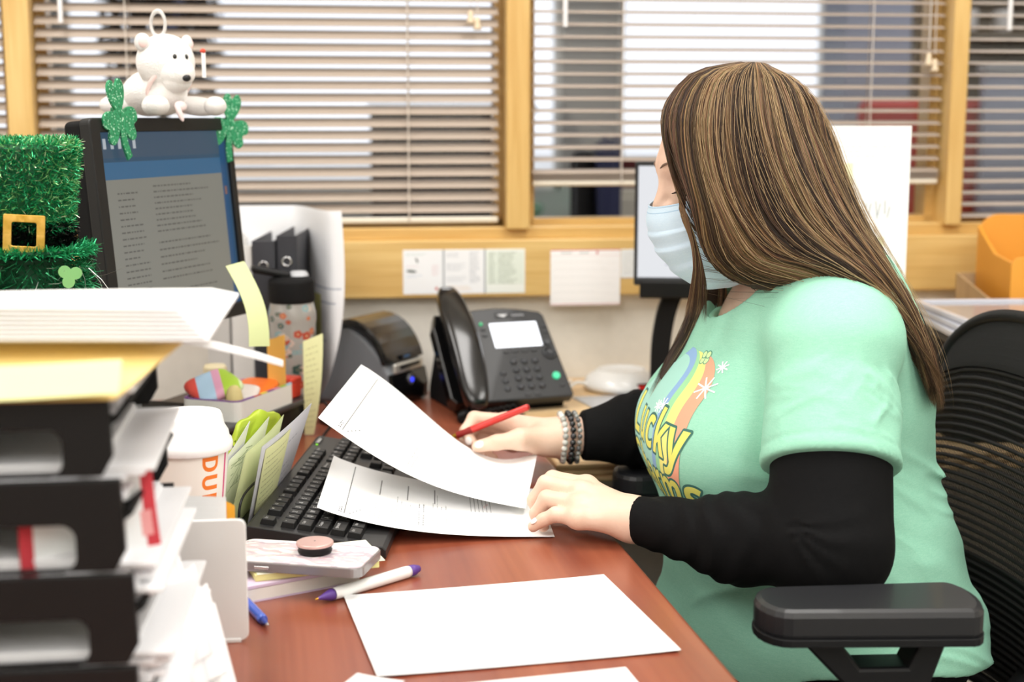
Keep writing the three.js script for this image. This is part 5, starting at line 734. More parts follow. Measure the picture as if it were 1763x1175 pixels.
// head in its own frame: f forward, u up, s to her left; tipped forward
const HC = [0.478, 1.176, PZ - 0.002], HT = R(20), hF = [-Math.cos(HT), -Math.sin(HT)], hU = [-Math.sin(HT), Math.cos(HT)];
const toW = (f, u, s) => V(HC[0] + f * hF[0] + u * hU[0], HC[1] + f * hF[1] + u * hU[1], HC[2] + s);
const headD = (x, y, z) => {
  const dx = x - HC[0], dy = y - HC[1], f = dx * hF[0] + dy * hF[1], u = dx * hU[0] + dy * hU[1], s = z - HC[2], a = Math.abs(s);
  let d = ell(f, u, s, [-0.003, 0.012, 0], [0.095, 0.080, 0.073]);
  d = smin(d, ell(f, u, s, [0.034, -0.040, 0], [0.060, 0.080, 0.062]), 0.03);
  d = smin(d, cap(f, u, a, [0.0, -0.062, 0.050], [0.066, -0.100, 0.016], 0.017, 0.016), 0.025);
  d = smin(d, ell(f, u, s, [0.078, -0.106, 0], [0.018, 0.017, 0.022]), 0.02);
  d = smin(d, ell(f, u, a, [0.058, -0.036, 0.040], [0.026, 0.026, 0.022]), 0.02);
  d = smin(d, cap(f, u, a, [0.083, 0.020, 0.010], [0.072, 0.021, 0.045], 0.011, 0.009), 0.015);
  d = smax(d, -ell(f, u, a, [0.100, 0.000, 0.033], [0.016, 0.010, 0.018]), 0.012);
  d = smin(d, ell(f, u, a, [0.0755, -0.001, 0.032], [0.013, 0.0125, 0.0145]), 0.004);
  d = smin(d, cap(f, u, s, [0.089, 0.006, 0], [0.109, -0.021, 0], 0.0065, 0.0088), 0.012);
  d = smin(d, ell(f, u, a, [0.100, -0.027, 0.0095], [0.011, 0.0075, 0.0075]), 0.006);
  d = smin(d, ell(f, u, s, [0.091, -0.062, 0], [0.012, 0.006, 0.022]), 0.008); d = smin(d, ell(f, u, s, [0.090, -0.074, 0], [0.011, 0.006, 0.019]), 0.006);
  d = smin(d, ell(f, u, a, [-0.012, -0.014, 0.076], [0.017, 0.029, 0.008]), 0.006);
  return d;
};
const chain = (x, y, z, pts, r) => { let d = 9; for (let i = 0; i + 1 < pts.length; i++) d = smin(d, cap(x, y, z, pts[i], pts[i + 1], r[i], r[i + 1]), 0.004); return d; };
const HL = {
  fingers: [
    [[0.286, 0.793, -1.607], [0.250, 0.796, -1.637], [0.238, 0.775, -1.643], [0.243, 0.756, -1.634]],
    [[0.276, 0.792, -1.584], [0.239, 0.796, -1.616], [0.226, 0.774, -1.622], [0.233, 0.753, -1.615]],
    [[0.270, 0.784, -1.561], [0.236, 0.785, -1.590], [0.225, 0.765, -1.596], [0.232, 0.7515, -1.590]],
    [[0.265, 0.774, -1.541], [0.242, 0.774, -1.560], [0.229, 0.766, -1.567], [0.2175, 0.757, -1.571]]],
  thumb: [[0.312, 0.768, -1.580], [0.287, 0.766, -1.622], [0.262, 0.757, -1.648], [0.244, 0.7525, -1.655]],
  wrist: [0.330, 0.769, -1.545], arm: [0.40, 0.777, -1.49],
};
const HRt = {
  fingers: [
    [[0.229, 0.806, -1.916], [0.183, 0.812, -1.918], [0.170, 0.797, -1.906], [0.178, 0.783, -1.897]],
    [[0.226, 0.796, -1.932], [0.187, 0.799, -1.938], [0.172, 0.782, -1.926], [0.182, 0.769, -1.914]],
    [[0.231, 0.783, -1.941], [0.195, 0.782, -1.950], [0.182, 0.766, -1.939], [0.194, 0.756, -1.927]],
    [[0.240, 0.770, -1.942], [0.209, 0.768, -1.951], [0.199, 0.756, -1.943], [0.211, 0.751, -1.932]]],
  thumb: [[0.277, 0.784, -1.877], [0.240, 0.794, -1.860], [0.207, 0.790, -1.861], [0.183, 0.783, -1.871]],
  wrist: [0.303, 0.787, -1.892], arm: [0.38, 0.794, -1.895],
};
const handD = (H, wr, fat) => (x, y, z) => {
  let palm = cap(x, y, z, H.arm, H.wrist, 0.025, wr);
  for (let i = 0; i < 4; i++) palm = smin(palm, cap(x, y, z, H.wrist, H.fingers[i][0], wr * 0.78, 0.0125), 0.014);
  palm = smin(palm, cap(x, y, z, H.wrist, H.thumb[1], 0.020, 0.0145), 0.014); palm = smin(palm, ell(x, y, z, H.thumb[0], [0.022, 0.017, 0.019]), 0.014);
  let d = palm; const rs = [[0.0118, 0.0098, 0.0085, 0.0072], [0.0120, 0.0100, 0.0087, 0.0074], [0.0115, 0.0096, 0.0083, 0.0070], [0.0108, 0.0086, 0.0076, 0.0064]];
  H.fingers.forEach((f, i) => { let k = chain(x, y, z, f, rs[i]); k = smin(k, Math.hypot(x - f[0][0], y - f[0][1] - 0.001, z - f[0][2]) - 0.0128, 0.006); d = smin(d, k, 0.0045); });
  return smin(d, chain(x, y, z, H.thumb, [0.0145, 0.0128, 0.0105, 0.0082]), 0.008);
};
const box3 = (pts, m) => [[0, 1, 2].map((i) => Math.min(...pts.map((p) => p[i])) - m), [0, 1, 2].map((i) => Math.max(...pts.map((p) => p[i])) + m)];
const heather = (a, b, z) => dataTex(512, 512, (u, v, i, j) => { const s = 0.55 * hash(i >> 2, j, z) + 0.45 * wrapN(u, v, 30, 160, z, 2); return [mix(a[0], b[0], s), mix(a[1], b[1], s), mix(a[2], b[2], s)]; });
const W0 = thing('person', 'woman in a mint green t-shirt and blue face mask, writing at the desk', 'person', [0, 0, 0]);
{
  const skinT = dataTex(256, 256, (u, v, i, j) => { const n = fbm(u * 9, v * 9, 11), m = hash(i, j, 5); return [228 + 12 * n - 3 * m, 190 + 18 * n - 4 * m, 166 + 22 * n - 4 * m]; });
  const skin = phys(0xffffff, 0.5, { map: skinT, sheen: 0.15, sheenColor: new THREE.Color(0xffd8c8) });
  const parts = [];
  parts.push(nets((x, y, z) => smin(headD(x, y, z), neckD(x, y, z), 0.02), [0.34, 0.99, PZ - 0.12], [0.66, 1.31, PZ + 0.12], 0.003));
  { const [lo, hi] = box3([...HL.fingers.flat(), ...HL.thumb, HL.wrist], 0.03); hi[0] = 0.372; parts.push(nets(handD(HL, 0.0235, 0), lo, hi, 0.0023)); }
  { const [lo, hi] = box3([...HRt.fingers.flat(), ...HRt.thumb, HRt.wrist], 0.034); hi[0] = 0.36; parts.push(nets(handD(HRt, 0.0262, 0), lo, hi, 0.0023)); }
  const legs = (x, y, z) => { let d = 9; for (const s of [-1, 1]) { const c = PZ + s * 0.10; d = Math.min(d, smin(cap(x, y, z, [0.60, 0.50, c], [0.18, 0.52, PZ + s * 0.12], 0.068, 0.06), smin(cap(x, y, z, [0.18, 0.52, PZ + s * 0.12], [0.24, 0.10, PZ + s * 0.12], 0.06, 0.036), cap(x, y, z, [0.24, 0.05, PZ + s * 0.12], [0.08, 0.035, PZ + s * 0.13], 0.034, 0.026), 0.03), 0.04)); } return d; };
  parts.push(nets((x, y, z) => Math.min(torso(x, y, z), armL(x, y, z), armR(x, y, z), legs(x, y, z)) + 0.012, [0.02, -0.01, PZ - 0.30], [0.82, 1.06, PZ + 0.36], 0.014));
  part(W0, 'body', boxUV(merge(parts.map((g) => { g.setAttribute('uv', new THREE.Float32BufferAttribute(g.attributes.position.count * 2, 2)); return g; })), 6), skin);
  // ---- trousers and shoes
  const pantsD = (x, y, z) => Math.max(smin(legs(x, y, z) - 0.012, Math.max(torso(x, y, z) - 0.004, y - 0.62), 0.05), 0.075 - y) + 0.003 * (fbm(x * 14, y * 14, z * 14, 2) - 0.5);
  part(W0, 'trousers', boxUV(nets(pantsD, [0.05, 0.05, PZ - 0.30], [0.84, 0.68, PZ + 0.30], 0.009), 5), phys(0x0e0e10, 0.9, { specularIntensity: 0.3 }));
  for (const s of [-1, 1]) part(W0, 'shoe', nets((x, y, z) => Math.max(smin(cap(x, y, z, [0.24, 0.052, PZ + s * 0.12], [0.07, 0.036, PZ + s * 0.13], 0.046, 0.036), cap(x, y, z, [0.245, 0.06, PZ + s * 0.12], [0.242, 0.10, PZ + s * 0.12], 0.045, 0.044), 0.02), -y), [0.01, -0.01, PZ + s * 0.125 - 0.07], [0.31, 0.16, PZ + s * 0.125 + 0.07], 0.006), std(0x1a1a1c, 0.6));
  // ---- black undershirt sleeves
  const fold = (t, w) => Math.exp(-t * t / (w * w));
  const blackT = phys(0xffffff, 0.85, { map: heather([9, 9, 10], [17, 17, 18], 4), specularIntensity: 0.3, sheen: 0.05, sheenRoughness: 0.5, sheenColor: new THREE.Color(0x888888) });
  const crease = [0.452, 0.812, -1.412];
  const slL = (x, y, z) => {
    let d = armL(x, y, z, 0.004);
    const q = Math.hypot(x - crease[0], y - crease[1], z - crease[2]), ang = Math.atan2(y - crease[1], x - crease[0]);
    d += 0.0020 * Math.sin(ang * 13 + 3 * noise(x * 25, y * 25, 1)) * sstep(0.010, 0.04, q) * (1 - sstep(0.05, 0.13, q)) * sstep(-1.6, -1.2, ang) * sstep(0.5, 0.0, ang);
    const t = x; d += 0.0016 * Math.sin(t * 260 + 8 * noise(x * 12, y * 20, z * 20)) * sstep(0.47, 0.40, x) * sstep(0.33, 0.36, x);
    d += 0.004 * (fbm(x * 16, y * 16, z * 16, 2) - 0.5);
    const cut = -((x - 0.338) * 0.80 + (z + 1.552) * 0.60 * 0.9 + (y - 0.77) * 0.12); // cuff
    return smax(d, cut, 0.004);
  };
  const slR = (x, y, z) => smax(armR(x, y, z, 0.0035) + 0.0016 * Math.sin(x * 240 + 9 * noise(x * 10, y * 20, z * 20)) * sstep(0.36, 0.4, x) + 0.004 * (fbm(x * 16, y * 16, z * 16, 2) - 0.5), 0.328 - x, 0.004);
  part(W0, 'left_sleeve', boxUV(nets(slL, [0.30, 0.70, -1.62], [0.64, 1.0, -1.30], 0.0036), 5), blackT);
  part(W0, 'right_sleeve', boxUV(nets(slR, [0.30, 0.70, -1.98], [0.68, 1.0, -1.76], 0.0045), 5), blackT);
  // ---- t-shirt
  const ridge = (a, b, c) => { const n = noise(a, b, c), r = 1 - Math.abs(2 * n - 1) * 1.6; return r > 0 ? r * r : 0; };
  const slv = (x, y, z, a, b, r0, r1, t1) => { const bx = b[0] - a[0], by = b[1] - a[1], bz = b[2] - a[2], t = ((x - a[0]) * bx + (y - a[1]) * by + (z - a[2]) * bz) / (bx * bx + by * by + bz * bz), c = cap(x, y, z, a, b, r0, r1), L = Math.hypot(bx, by, bz); return [smax(c, (t - t1) * L, 0.005), t]; };
  const shirtD = (x, y, z) => {
    let d = smin(torso(x, y, z), ell(x, y, z, [0.470, 0.838, PZ], [0.089, 0.082, 0.105]), 0.03) - 0.008;      // the cloth spans the chest
    // drape: cloth spans from bust to belly, folds at the waist
    const nearS = sstep(PZ, PZ + 0.12, z);
    const wv = noise(x * 7 + 3, y * 5, z * 7);
    const wb = ridge((y + 0.62 * (x - 0.6)) * 26 + 1.5 * wv, (x - y) * 4.5, z * 5) + 0.5 * ridge((y + 0.5 * x) * 47 + 2 * wv, x * 7, z * 7 + 4);
    d -= 0.0055 * (wb - 0.3) * sstep(0.53, 0.66, x) * sstep(0.88, 0.78, y);                                          // folds at the back of the waist
    d -= 0.0040 * (ridge((y - 0.35 * x) * 20, x * 5, z * 6 + 2) - 0.3) * sstep(0.74, 0.68, y) * sstep(0.70, 0.62, x);
    d -= 0.0050 * (ridge((y + 0.45 * x) * 24 + wv, (x - 0.5 * y) * 7, z * 4 + 1) - 0.25) * sstep(0.80, 0.85, y) * sstep(0.99, 0.93, y) * fold(x - 0.485, 0.05) * nearS;  // pull from bust to armpit
    d += 0.004 * (fbm(x * 11, y * 11, z * 11, 3) - 0.5);
    const hem = 0.598 + 0.006 * Math.sin(x * 22 + 1.2) - 0.10 * Math.max(0, x - 0.66) - 0.035 * sstep(-1.50, -1.62, z) - 0.05 * sstep(0.52, 0.43, x);
    d = smax(d - 0.012 * sstep(0.66, 0.59, y), hem - y, 0.004);
    const [sl, t] = slv(x, y, z, J.shL, J.elL, 0.0685, 0.0805, 0.59);
    const rad = Math.atan2(x - 0.54, z + 1.43);
    const back0 = sstep(-0.4, 0.9, Math.sin(rad - 0.2)), wr = ridge(t * 10 + rad * 1.6 + 7, rad * 1.1 - t * 1.5, 2.3) + 0.6 * ridge(t * 19 - rad * 1.2 + 3, rad * 1.7 + t * 2, 8.1);
    let s2 = sl - 0.0036 * (wr - 0.35) * sstep(0.0, 0.18, t) * sstep(0.62, 0.46, t) * (0.45 + 0.55 * back0) + 0.003 * (fbm(x * 18, y * 18, z * 18, 2) - 0.5);
    s2 += 0.0012 * fold((t - 0.51) * 0.2, 0.0022);                                                       // sleeve hem stitch
    d = smin(d, s2, mix(0.012, 0.05, sstep(0.93, 1.0, y)));
    d = smin(d, slv(x, y, z, J.shR, J.elR, 0.072, 0.072, 0.6)[0], 0.012);
    d = smin(d, 9, 0.01);
    // neck opening
    d = smax(d, -cap(x, y, z, [0.527, 0.992, PZ], [0.47, 1.10, PZ], 0.068, 0.095), 0.006);
    return d;
  };
  const shirtG = nets(shirtD, [0.34, 0.50, PZ - 0.30], [0.86, 1.10, PZ + 0.36], 0.0034);
  const shirt = part(W0, 't_shirt', boxUV(shirtG.clone(), 7), phys(0xffffff, 0.9, { map: heather([138, 201, 174], [163, 217, 192], 3), sheen: 0.1, sheenRoughness: 0.6, sheenColor: new THREE.Color(0xbfe8d4) }));
  // collar band
  { const pts = []; for (let i = 0; i < 40; i++) { const a = i / 40 * 6.2832; pts.push(V(0.522 + 0.070 * Math.cos(a) , 1.008 + 0.034 * Math.cos(a) + 0.004 * Math.cos(2 * a), PZ + 0.072 * Math.sin(a))); } part(shirt, 'collar', new THREE.TubeGeometry(new THREE.CatmullRomCurve3(pts, true), 80, 0.006, 8, true), phys(0x9ad6b6, 0.9)); }
  // chest print taken from the shirt's own surface, wrapped round the chest
  {
    const p = shirtG.attributes.position, n = shirtG.attributes.normal, ix = shirtG.index.array, P = [], N = [], U = [];
    const uvOf = (i) => [0.5 + Math.atan2(p.getZ(i) - PZ, 0.66 - p.getX(i)) * 0.245 / 0.262, (p.getY(i) - 0.758) / 0.205];
    for (let t = 0; t < ix.length; t += 3) {
      const q = [ix[t], ix[t + 1], ix[t + 2]], uv = q.map(uvOf); if (q.some((i) => p.getX(i) > 0.52) || uv.some(([a, b]) => a < -0.02 || a > 1.02 || b < -0.02 || b > 1.02)) continue;
      if (n.getX(q[0]) > 0.35) continue;
      q.forEach((i, k) => { P.push(p.getX(i) + n.getX(i) * 0.0006, p.getY(i) + n.getY(i) * 0.0006, p.getZ(i) + n.getZ(i) * 0.0006); N.push(n.getX(i), n.getY(i), n.getZ(i)); U.push(...uv[k]); });
    }
    const g = new THREE.BufferGeometry(); g.setAttribute('position', new THREE.Float32BufferAttribute(P, 3)); g.setAttribute('normal', new THREE.Float32BufferAttribute(N, 3)); g.setAttribute('uv', new THREE.Float32BufferAttribute(U, 2));
    const draw = (maskOnly) => (c, w, h) => {
      if (maskOnly) { c.fillStyle = '#000'; c.fillRect(0, 0, w, h); } else { c.fillStyle = '#8fd0b4'; c.fillRect(0, 0, w, h); }
      const F = (k) => maskOnly ? '#fff' : k;
      const band = (k, x0, x1) => { c.fillStyle = F(k); c.beginPath(); c.moveTo(x0 - 190, 130); c.bezierCurveTo(x0 - 60, 110, x0 + 18, 190, x0, 300); c.bezierCurveTo(x0 - 20, 420, x0 + 10, 540, x0 - 30, 800); c.lineTo(x1 - 30, 800); c.bezierCurveTo(x1 + 10, 540, x1 - 20, 420, x1, 300); c.bezierCurveTo(x1 + 18, 170, x1 - 60, 60, x1 - 190, 80); c.fill(); };
      band('#f0a587', 800, 880); band('#f4ee8a', 730, 802); band('#9fd9a4', 680, 732); band('#8fb3dc', 630, 682);
      c.fillStyle = F('#a9dccf'); c.beginPath(); c.moveTo(440, 130); c.bezierCurveTo(590, 110, 650, 190, 632, 300); c.bezierCurveTo(612, 420, 642, 540, 602, 800); c.lineTo(200, 800); c.lineTo(160, 500); c.closePath(); c.fill();
      c.fillStyle = F('#3f8f80'); c.fillRect(170, 560, 60, 180);
      // clover
      c.fillStyle = F('#cdeaa8'); c.strokeStyle = F('#4d8f78'); c.lineWidth = 5; for (let k = 0; k < 4; k++) { c.beginPath(); c.arc(720 + 26 * Math.cos(k * 1.571 + 0.6), 95 + 22 * Math.sin(k * 1.571 + 0.6), 20, 0, 7); c.fill(); c.stroke(); }
      // sparkles
      c.strokeStyle = F('#ffffff'); c.lineWidth = 8; for (const [x, y, r] of [[858, 235, 60], [640, 385, 46], [590, 400, 36], [880, 120, 34]]) for (let k = 0; k < 4; k++) { const a = k * 0.785 + 0.2; c.beginPath(); c.moveTo(x - r * Math.cos(a), y - r * Math.sin(a)); c.lineTo(x + r * Math.cos(a), y + r * Math.sin(a)); c.stroke(); }
      // lettering
      c.lineJoin = 'round'; const word = (s, x, y, size, sx, sk) => { c.save(); c.translate(x, y); c.transform(sx, sk, -0.12, 1.3, 0, 0); c.font = `bold ${size}px sans-serif`; c.lineWidth = 22; c.strokeStyle = F('#3d6f66'); c.strokeText(s, 0, 0); c.fillStyle = F('#f0ea74'); c.fillText(s, 0, 0); c.restore(); };
      word('Lucky', 235, 640, 270, 0.86, 0.02); word('Charms', 190, 925, 255, 0.80, 0.03);
    };
    shirt.add((() => { const m = mesh(g, phys(0xffffff, 0.85, { map: canvasTex(1000, 1000, draw(false)), alphaMap: canvasTex(1000, 1000, draw(true), false), transparent: true })); m.name = 'chest_print'; return m; })());
  }
  // ---- surgical mask
  {
    const cen = new THREE.CatmullRomCurve3([[0.119, -0.018], [0.1285, -0.034], [0.130, -0.052], [0.1275, -0.0755], [0.115, -0.106], [0.097, -0.131], [0.062, -0.143]].map(([f, u]) => V(f, u, 0)));
    const sid = new THREE.CatmullRomCurve3([[0.036, -0.020, 0.0715], [0.030, -0.055, 0.0705], [0.026, -0.09, 0.066], [0.020, -0.125, 0.056]].map((a) => V(...a)));
    const mk = (u, v) => {
      const c = cen.getPoint(v), s = sid.getPoint(v), a = (u - 0.5) * 2, b = Math.abs(a), k = Math.pow(Math.cos(b * Math.PI / 2), 0.75), q = Math.pow(b, 1.4);
      let f = s.x + (c.x - s.x) * k, up = mix(c.y, s.y, q), sd = s.z * Math.sin(b * Math.PI / 2) * Math.sign(a);
      let pl = 0; for (const v0 of [0.3, 0.46, 0.62]) pl += 0.0022 * sstep(v0 - 0.012, v0 + 0.012, v + 0.03 * q) - 0.0022 * sstep(v0 + 0.02, v0 + 0.13, v + 0.03 * q);
      pl += 0.0018 * Math.sin(a * 9 + v * 14) * sstep(0.55, 0.9, v) * (1 - q) + 0.0012 * Math.sin(v * 40 + a * 6) * sstep(0.5, 0.8, b);
      f += pl * (0.4 + 0.6 * k); sd += pl * Math.sin(b * 1.5) * Math.sign(a);
      return toW(f, up, sd);
    };
    const bl = heather([198, 222, 240], [214, 233, 247], 6);
    const Mk = part(W0, 'face_mask', sheet(mk, 60, 60, 0.0014), phys(0xffffff, 0.8, { map: bl, sheen: 0.2, sheenColor: new THREE.Color(0xdfefff) }));
    part(Mk, 'top_seam', new THREE.TubeGeometry(new THREE.CatmullRomCurve3(Array.from({ length: 25 }, (_, i) => mk(i / 24, 0.012))), 60, 0.0013, 6), phys(0xb8d4ea, 0.8)); part(Mk, 'stitch_line', new THREE.TubeGeometry(new THREE.CatmullRomCurve3(Array.from({ length: 25 }, (_, i) => mk(i / 24, 0.075))), 60, 0.0010, 6), phys(0xa9c9e2, 0.8));
    for (const e of [0, 1]) part(Mk, 'ear_loop', new THREE.TubeGeometry(new THREE.CatmullRomCurve3([mk(e, 0.02), toW(0.0, 0.012, (e ? 1 : -1) * 0.081), toW(-0.03, -0.01, (e ? 1 : -1) * 0.083), toW(-0.012, -0.06, (e ? 1 : -1) * 0.077), mk(e, 0.98)]), 40, 0.0015, 6), M.white);
  }
  // ---- brows, lashes, nails
  for (const s of [-1, 1]) {
    part(W0, 'eyebrow', new THREE.TubeGeometry(new THREE.CatmullRomCurve3([[0.0955, 0.022, 0.012], [0.093, 0.026, 0.025], [0.084, 0.026, 0.04], [0.072, 0.021, 0.051]].map(([f, u, w]) => toW(f, u, s * w))), 20, 0.0013, 6), std(0x7a6252, 0.9));
    const l = []; for (let i = 0; i < 12; i++) { const t = i / 11, w = 0.020 + 0.026 * t, f = 0.0885 - 0.010 * t * t; l.push(new THREE.TubeGeometry(new THREE.CatmullRomCurve3([toW(f - 0.002, -0.0065, s * w), toW(f + 0.002, -0.0095, s * (w + 0.001)), toW(f + 0.0065, -0.0095 + 0.0015 * t, s * (w + 0.003))]), 4, 0.0005, 4)); }
    l.push(new THREE.TubeGeometry(new THREE.CatmullRomCurve3([toW(0.0875, -0.005, s * 0.019), toW(0.0885, -0.0075, s * 0.027), toW(0.0855, -0.0075, s * 0.037), toW(0.077, -0.005, s * 0.047)]), 16, 0.0008, 5));
    part(W0, 'eyelashes', merge(l), std(0x2a1d16, 0.8));
  }
  const nailM = phys(0xf3e4de, 0.25, { clearcoat: 0.6 });
  const nail = (p, dir, out, w, len) => { const m = new THREE.Matrix4(), y = V(...dir).normalize(), z = V(...out).addScaledVector(y, -V(...out).dot(y)).normalize(), x = y.clone().cross(z); m.makeBasis(x, y, z); m.setPosition(p[0] + z.x * w, p[1] + z.y * w, p[2] + z.z * w); part(W0, 'fingernail', new THREE.SphereGeometry(1, 14, 10).scale(0.0052, len, 0.0016).applyMatrix4(m), nailM); };
  nail([0.188, 0.7845, -1.869], [-0.024, -0.007, -0.010], [-0.15, 0.45, 0.9], 0.0085, 0.007); nail([0.1765, 0.785, -1.898], [0.008, -0.014, 0.009], [-0.55, 0.1, 0.8], 0.0072, 0.0062); nail([0.222, 0.7605, -1.5685], [-0.0115, -0.009, -0.004], [-0.4, 0.85, 0.25], 0.0062, 0.0052);
  // ---- bracelets
  for (const [x0, tone, n, r] of [[0.301, 'pale grey beads', 24, 0.0325], [0.3115, 'black beads', 24, 0.0335], [0.3205, 'dark grey beads', 26, 0.0338]]) {
    const col = tone[0] === 'p' ? [0xc9c9c2, 0xa9aaa4, 0xdcdcd6] : tone[0] === 'b' ? [0x17171a, 0x242428, 0x101012] : [0x8d8f8c, 0x5c5d5e, 0x9c9e9a];
    const cy = 0.7875, cz = -1.8925, rg = part(W0, 'bracelet', at(new THREE.TorusGeometry(r, 0.001, 6, 40), x0, cy, cz, 0, Math.PI / 2), std(0x333333, 0.8)); rg.userData.label = `bracelet of ${tone}`;
    const bg = new THREE.SphereGeometry(tone[0] === 'd' ? 0.0034 : 0.0043, 12, 8);
    for (let i = 0; i < n; i++) { const a = i / n * 6.2832; part(rg, 'bead', bg, phys(col[i % 3], 0.25, { clearcoat: 0.4 }), [0, 0, 0]).position.set(r * Math.sin(a) * 0 + 0, 0, 0); rg.children[i].position.set(x0 + 0.0012 * Math.sin(a * 3), cy + r * Math.sin(a), cz + r * Math.cos(a)); }
  }
}
// ---------------------------------------------------------------- hair
{
  const GUIDES = [[[0.4822, 1.2881, -1.6849], [0.4198, 1.2748, -1.6619], [0.3859, 1.2437, -1.6489], [0.3752, 1.2149, -1.6334], [0.3768, 1.1788, -1.6112], [0.3881, 1.1332, -1.5924], [0.3987, 1.0941, -1.5828], [0.4033, 1.0609, -1.5821], [0.4011, 1.0269, -1.5872], [0.3961, 0.9905, -1.5973]],
  [[0.4856, 1.2867, -1.6842], [0.4282, 1.2718, -1.6481], [0.3972, 1.2314, -1.6150], [0.3931, 1.1793, -1.5888], [0.4021, 1.1277, -1.5724], [0.4146, 1.0713, -1.5691], [0.4577, 1.0370, -1.5747], [0.5145, 1.0377, -1.5617], [0.5827, 1.0201, -1.5128], [0.6674, 0.9274, -1.5234]],
  [[0.4925, 1.2874, -1.6835], [0.4495, 1.2660, -1.6293], [0.4298, 1.2119, -1.5824], [0.4350, 1.1540, -1.5624], [0.4546, 1.1060, -1.5493], [0.4856, 1.0721, -1.5381], [0.5279, 1.0614, -1.5230], [0.5750, 1.0345, -1.5028], [0.6282, 0.9845, -1.5047], [0.6716, 0.9120, -1.5154]],
  [[0.4994, 1.2874, -1.6827], [0.4798, 1.2579, -1.6141], [0.4750, 1.2055, -1.5707], [0.4866, 1.1543, -1.5489], [0.5064, 1.1112, -1.5336], [0.5354, 1.0799, -1.5179], [0.5745, 1.0499, -1.5033], [0.6166, 1.0078, -1.5036], [0.6519, 0.9569, -1.5096], [0.6741, 0.9042, -1.5139]],
  [[0.5077, 1.2867, -1.6815], [0.5111, 1.2514, -1.6143], [0.5167, 1.1989, -1.5696], [0.5319, 1.1476, -1.5494], [0.5539, 1.1042, -1.5348], [0.5822, 1.0670, -1.5254], [0.6136, 1.0301, -1.5239], [0.6435, 0.9877, -1.5257], [0.6664, 0.9405, -1.5256], [0.6822, 0.8960, -1.5269]],
  [[0.5162, 1.2857, -1.6905], [0.5501, 1.2594, -1.6771], [0.5770, 1.2147, -1.6565], [0.5910, 1.1637, -1.6365], [0.6096, 1.1100, -1.6156], [0.6347, 1.0603, -1.5944], [0.6608, 1.0139, -1.5787], [0.6781, 0.9711, -1.5647], [0.6900, 0.9277, -1.5564], [0.6953, 0.8876, -1.5494]],
  [[0.5192, 1.2861, -1.7004], [0.5646, 1.2568, -1.7208], [0.5987, 1.2036, -1.7286], [0.6177, 1.1465, -1.7172], [0.6420, 1.0861, -1.6996], [0.6726, 1.0297, -1.6818], [0.6982, 0.9807, -1.6658], [0.7153, 0.9390, -1.6520], [0.7245, 0.9011, -1.6398], [0.7274, 0.8634, -1.6283]],
  [[0.5058, 1.2871, -1.6920], [0.5122, 1.2607, -1.7483], [0.5267, 1.1815, -1.7645], [0.5487, 1.1085, -1.7554], [0.5821, 1.0498, -1.7471], [0.6285, 1.0036, -1.7545], [0.6795, 0.9564, -1.7611], [0.7088, 0.9153, -1.7510], [0.7192, 0.8835, -1.7345], [0.7222, 0.8559, -1.7196]],
  [[0.4940, 1.2871, -1.6935], [0.4631, 1.2676, -1.7452], [0.4503, 1.2106, -1.7683], [0.4502, 1.1381, -1.7620], [0.4591, 1.0729, -1.7505], [0.4686, 1.0300, -1.7375], [0.4650, 0.9873, -1.7261], [0.4477, 0.9449, -1.7164], [0.4208, 0.9072, -1.7035], [0.3967, 0.8695, -1.6923]],
  [[0.4850, 1.2884, -1.6948], [0.4395, 1.2743, -1.7338], [0.4149, 1.2393, -1.7568], [0.4098, 1.2035, -1.7640], [0.4143, 1.1528, -1.7636], [0.4279, 1.1023, -1.7539], [0.4451, 1.0517, -1.7438], [0.4481, 1.0089, -1.7316], [0.4359, 0.9664, -1.7212], [0.4113, 0.9104, -1.7072]]];
  const GD = GUIDES.map((g) => g.map((p) => V(...p))), NG = GD.length, NP = GD[0].length;
  const cr = (a, b, c, d, t) => { const t2 = t * t, t3 = t2 * t; return 0.5 * (2 * b + (c - a) * t + (2 * a - 5 * b + 4 * c - d) * t2 + (3 * b - a - 3 * c + d) * t3); };
  const crV = (arr, x, closed) => { const n = arr.length, i = clamp(Math.floor(x), 0, n - 2), t = x - i, q = (k) => arr[clamp(k, 0, n - 1)]; return V(cr(q(i - 1).x, q(i).x, q(i + 1).x, q(i + 2).x, t), cr(q(i - 1).y, q(i).y, q(i + 1).y, q(i + 2).y, t), cr(q(i - 1).z, q(i).z, q(i + 1).z, q(i + 2).z, t)); };
  const hair = (u, t) => { const row = []; for (let g = 0; g < NG; g++) row.push(crV(GD[g], t * (NP - 1))); return crV(row, u); };
  // a table of surface points and outward normals
  const TU = 90, TT = 40, tab = [], nor = []; const ctr = V(...HC);
  for (let i = 0; i <= TU; i++) for (let j = 0; j <= TT; j++) tab.push(hair(i / TU * (NG - 1), j / TT));
  for (let i = 0; i <= TU; i++) for (let j = 0; j <= TT; j++) { const q = (a, b) => tab[clamp(a, 0, TU) * (TT + 1) + clamp(b, 0, TT)], n = q(i + 1, j).clone().sub(q(i - 1, j)).cross(q(i, j + 1).clone().sub(q(i, j - 1))).normalize(), o = q(i, j).clone().sub(V(0.53, Math.min(1.17, q(i, j).y), PZ)); if (n.dot(o) < 0) n.negate(); if (j === 0) n.set(0, 1, 0); nor.push(n); }
  for (let k = 0; k < tab.length; k++) for (let it = 0; it < 4; it++) { const p = tab[k], d = headD(p.x, p.y, p.z); if (d < 0.011) { const e = 0.002, gx = headD(p.x + e, p.y, p.z) - d, gy = headD(p.x, p.y + e, p.z) - d, gz = headD(p.x, p.y, p.z + e) - d; p.addScaledVector(V(gx, gy, gz).normalize(), 0.011 - d); } }
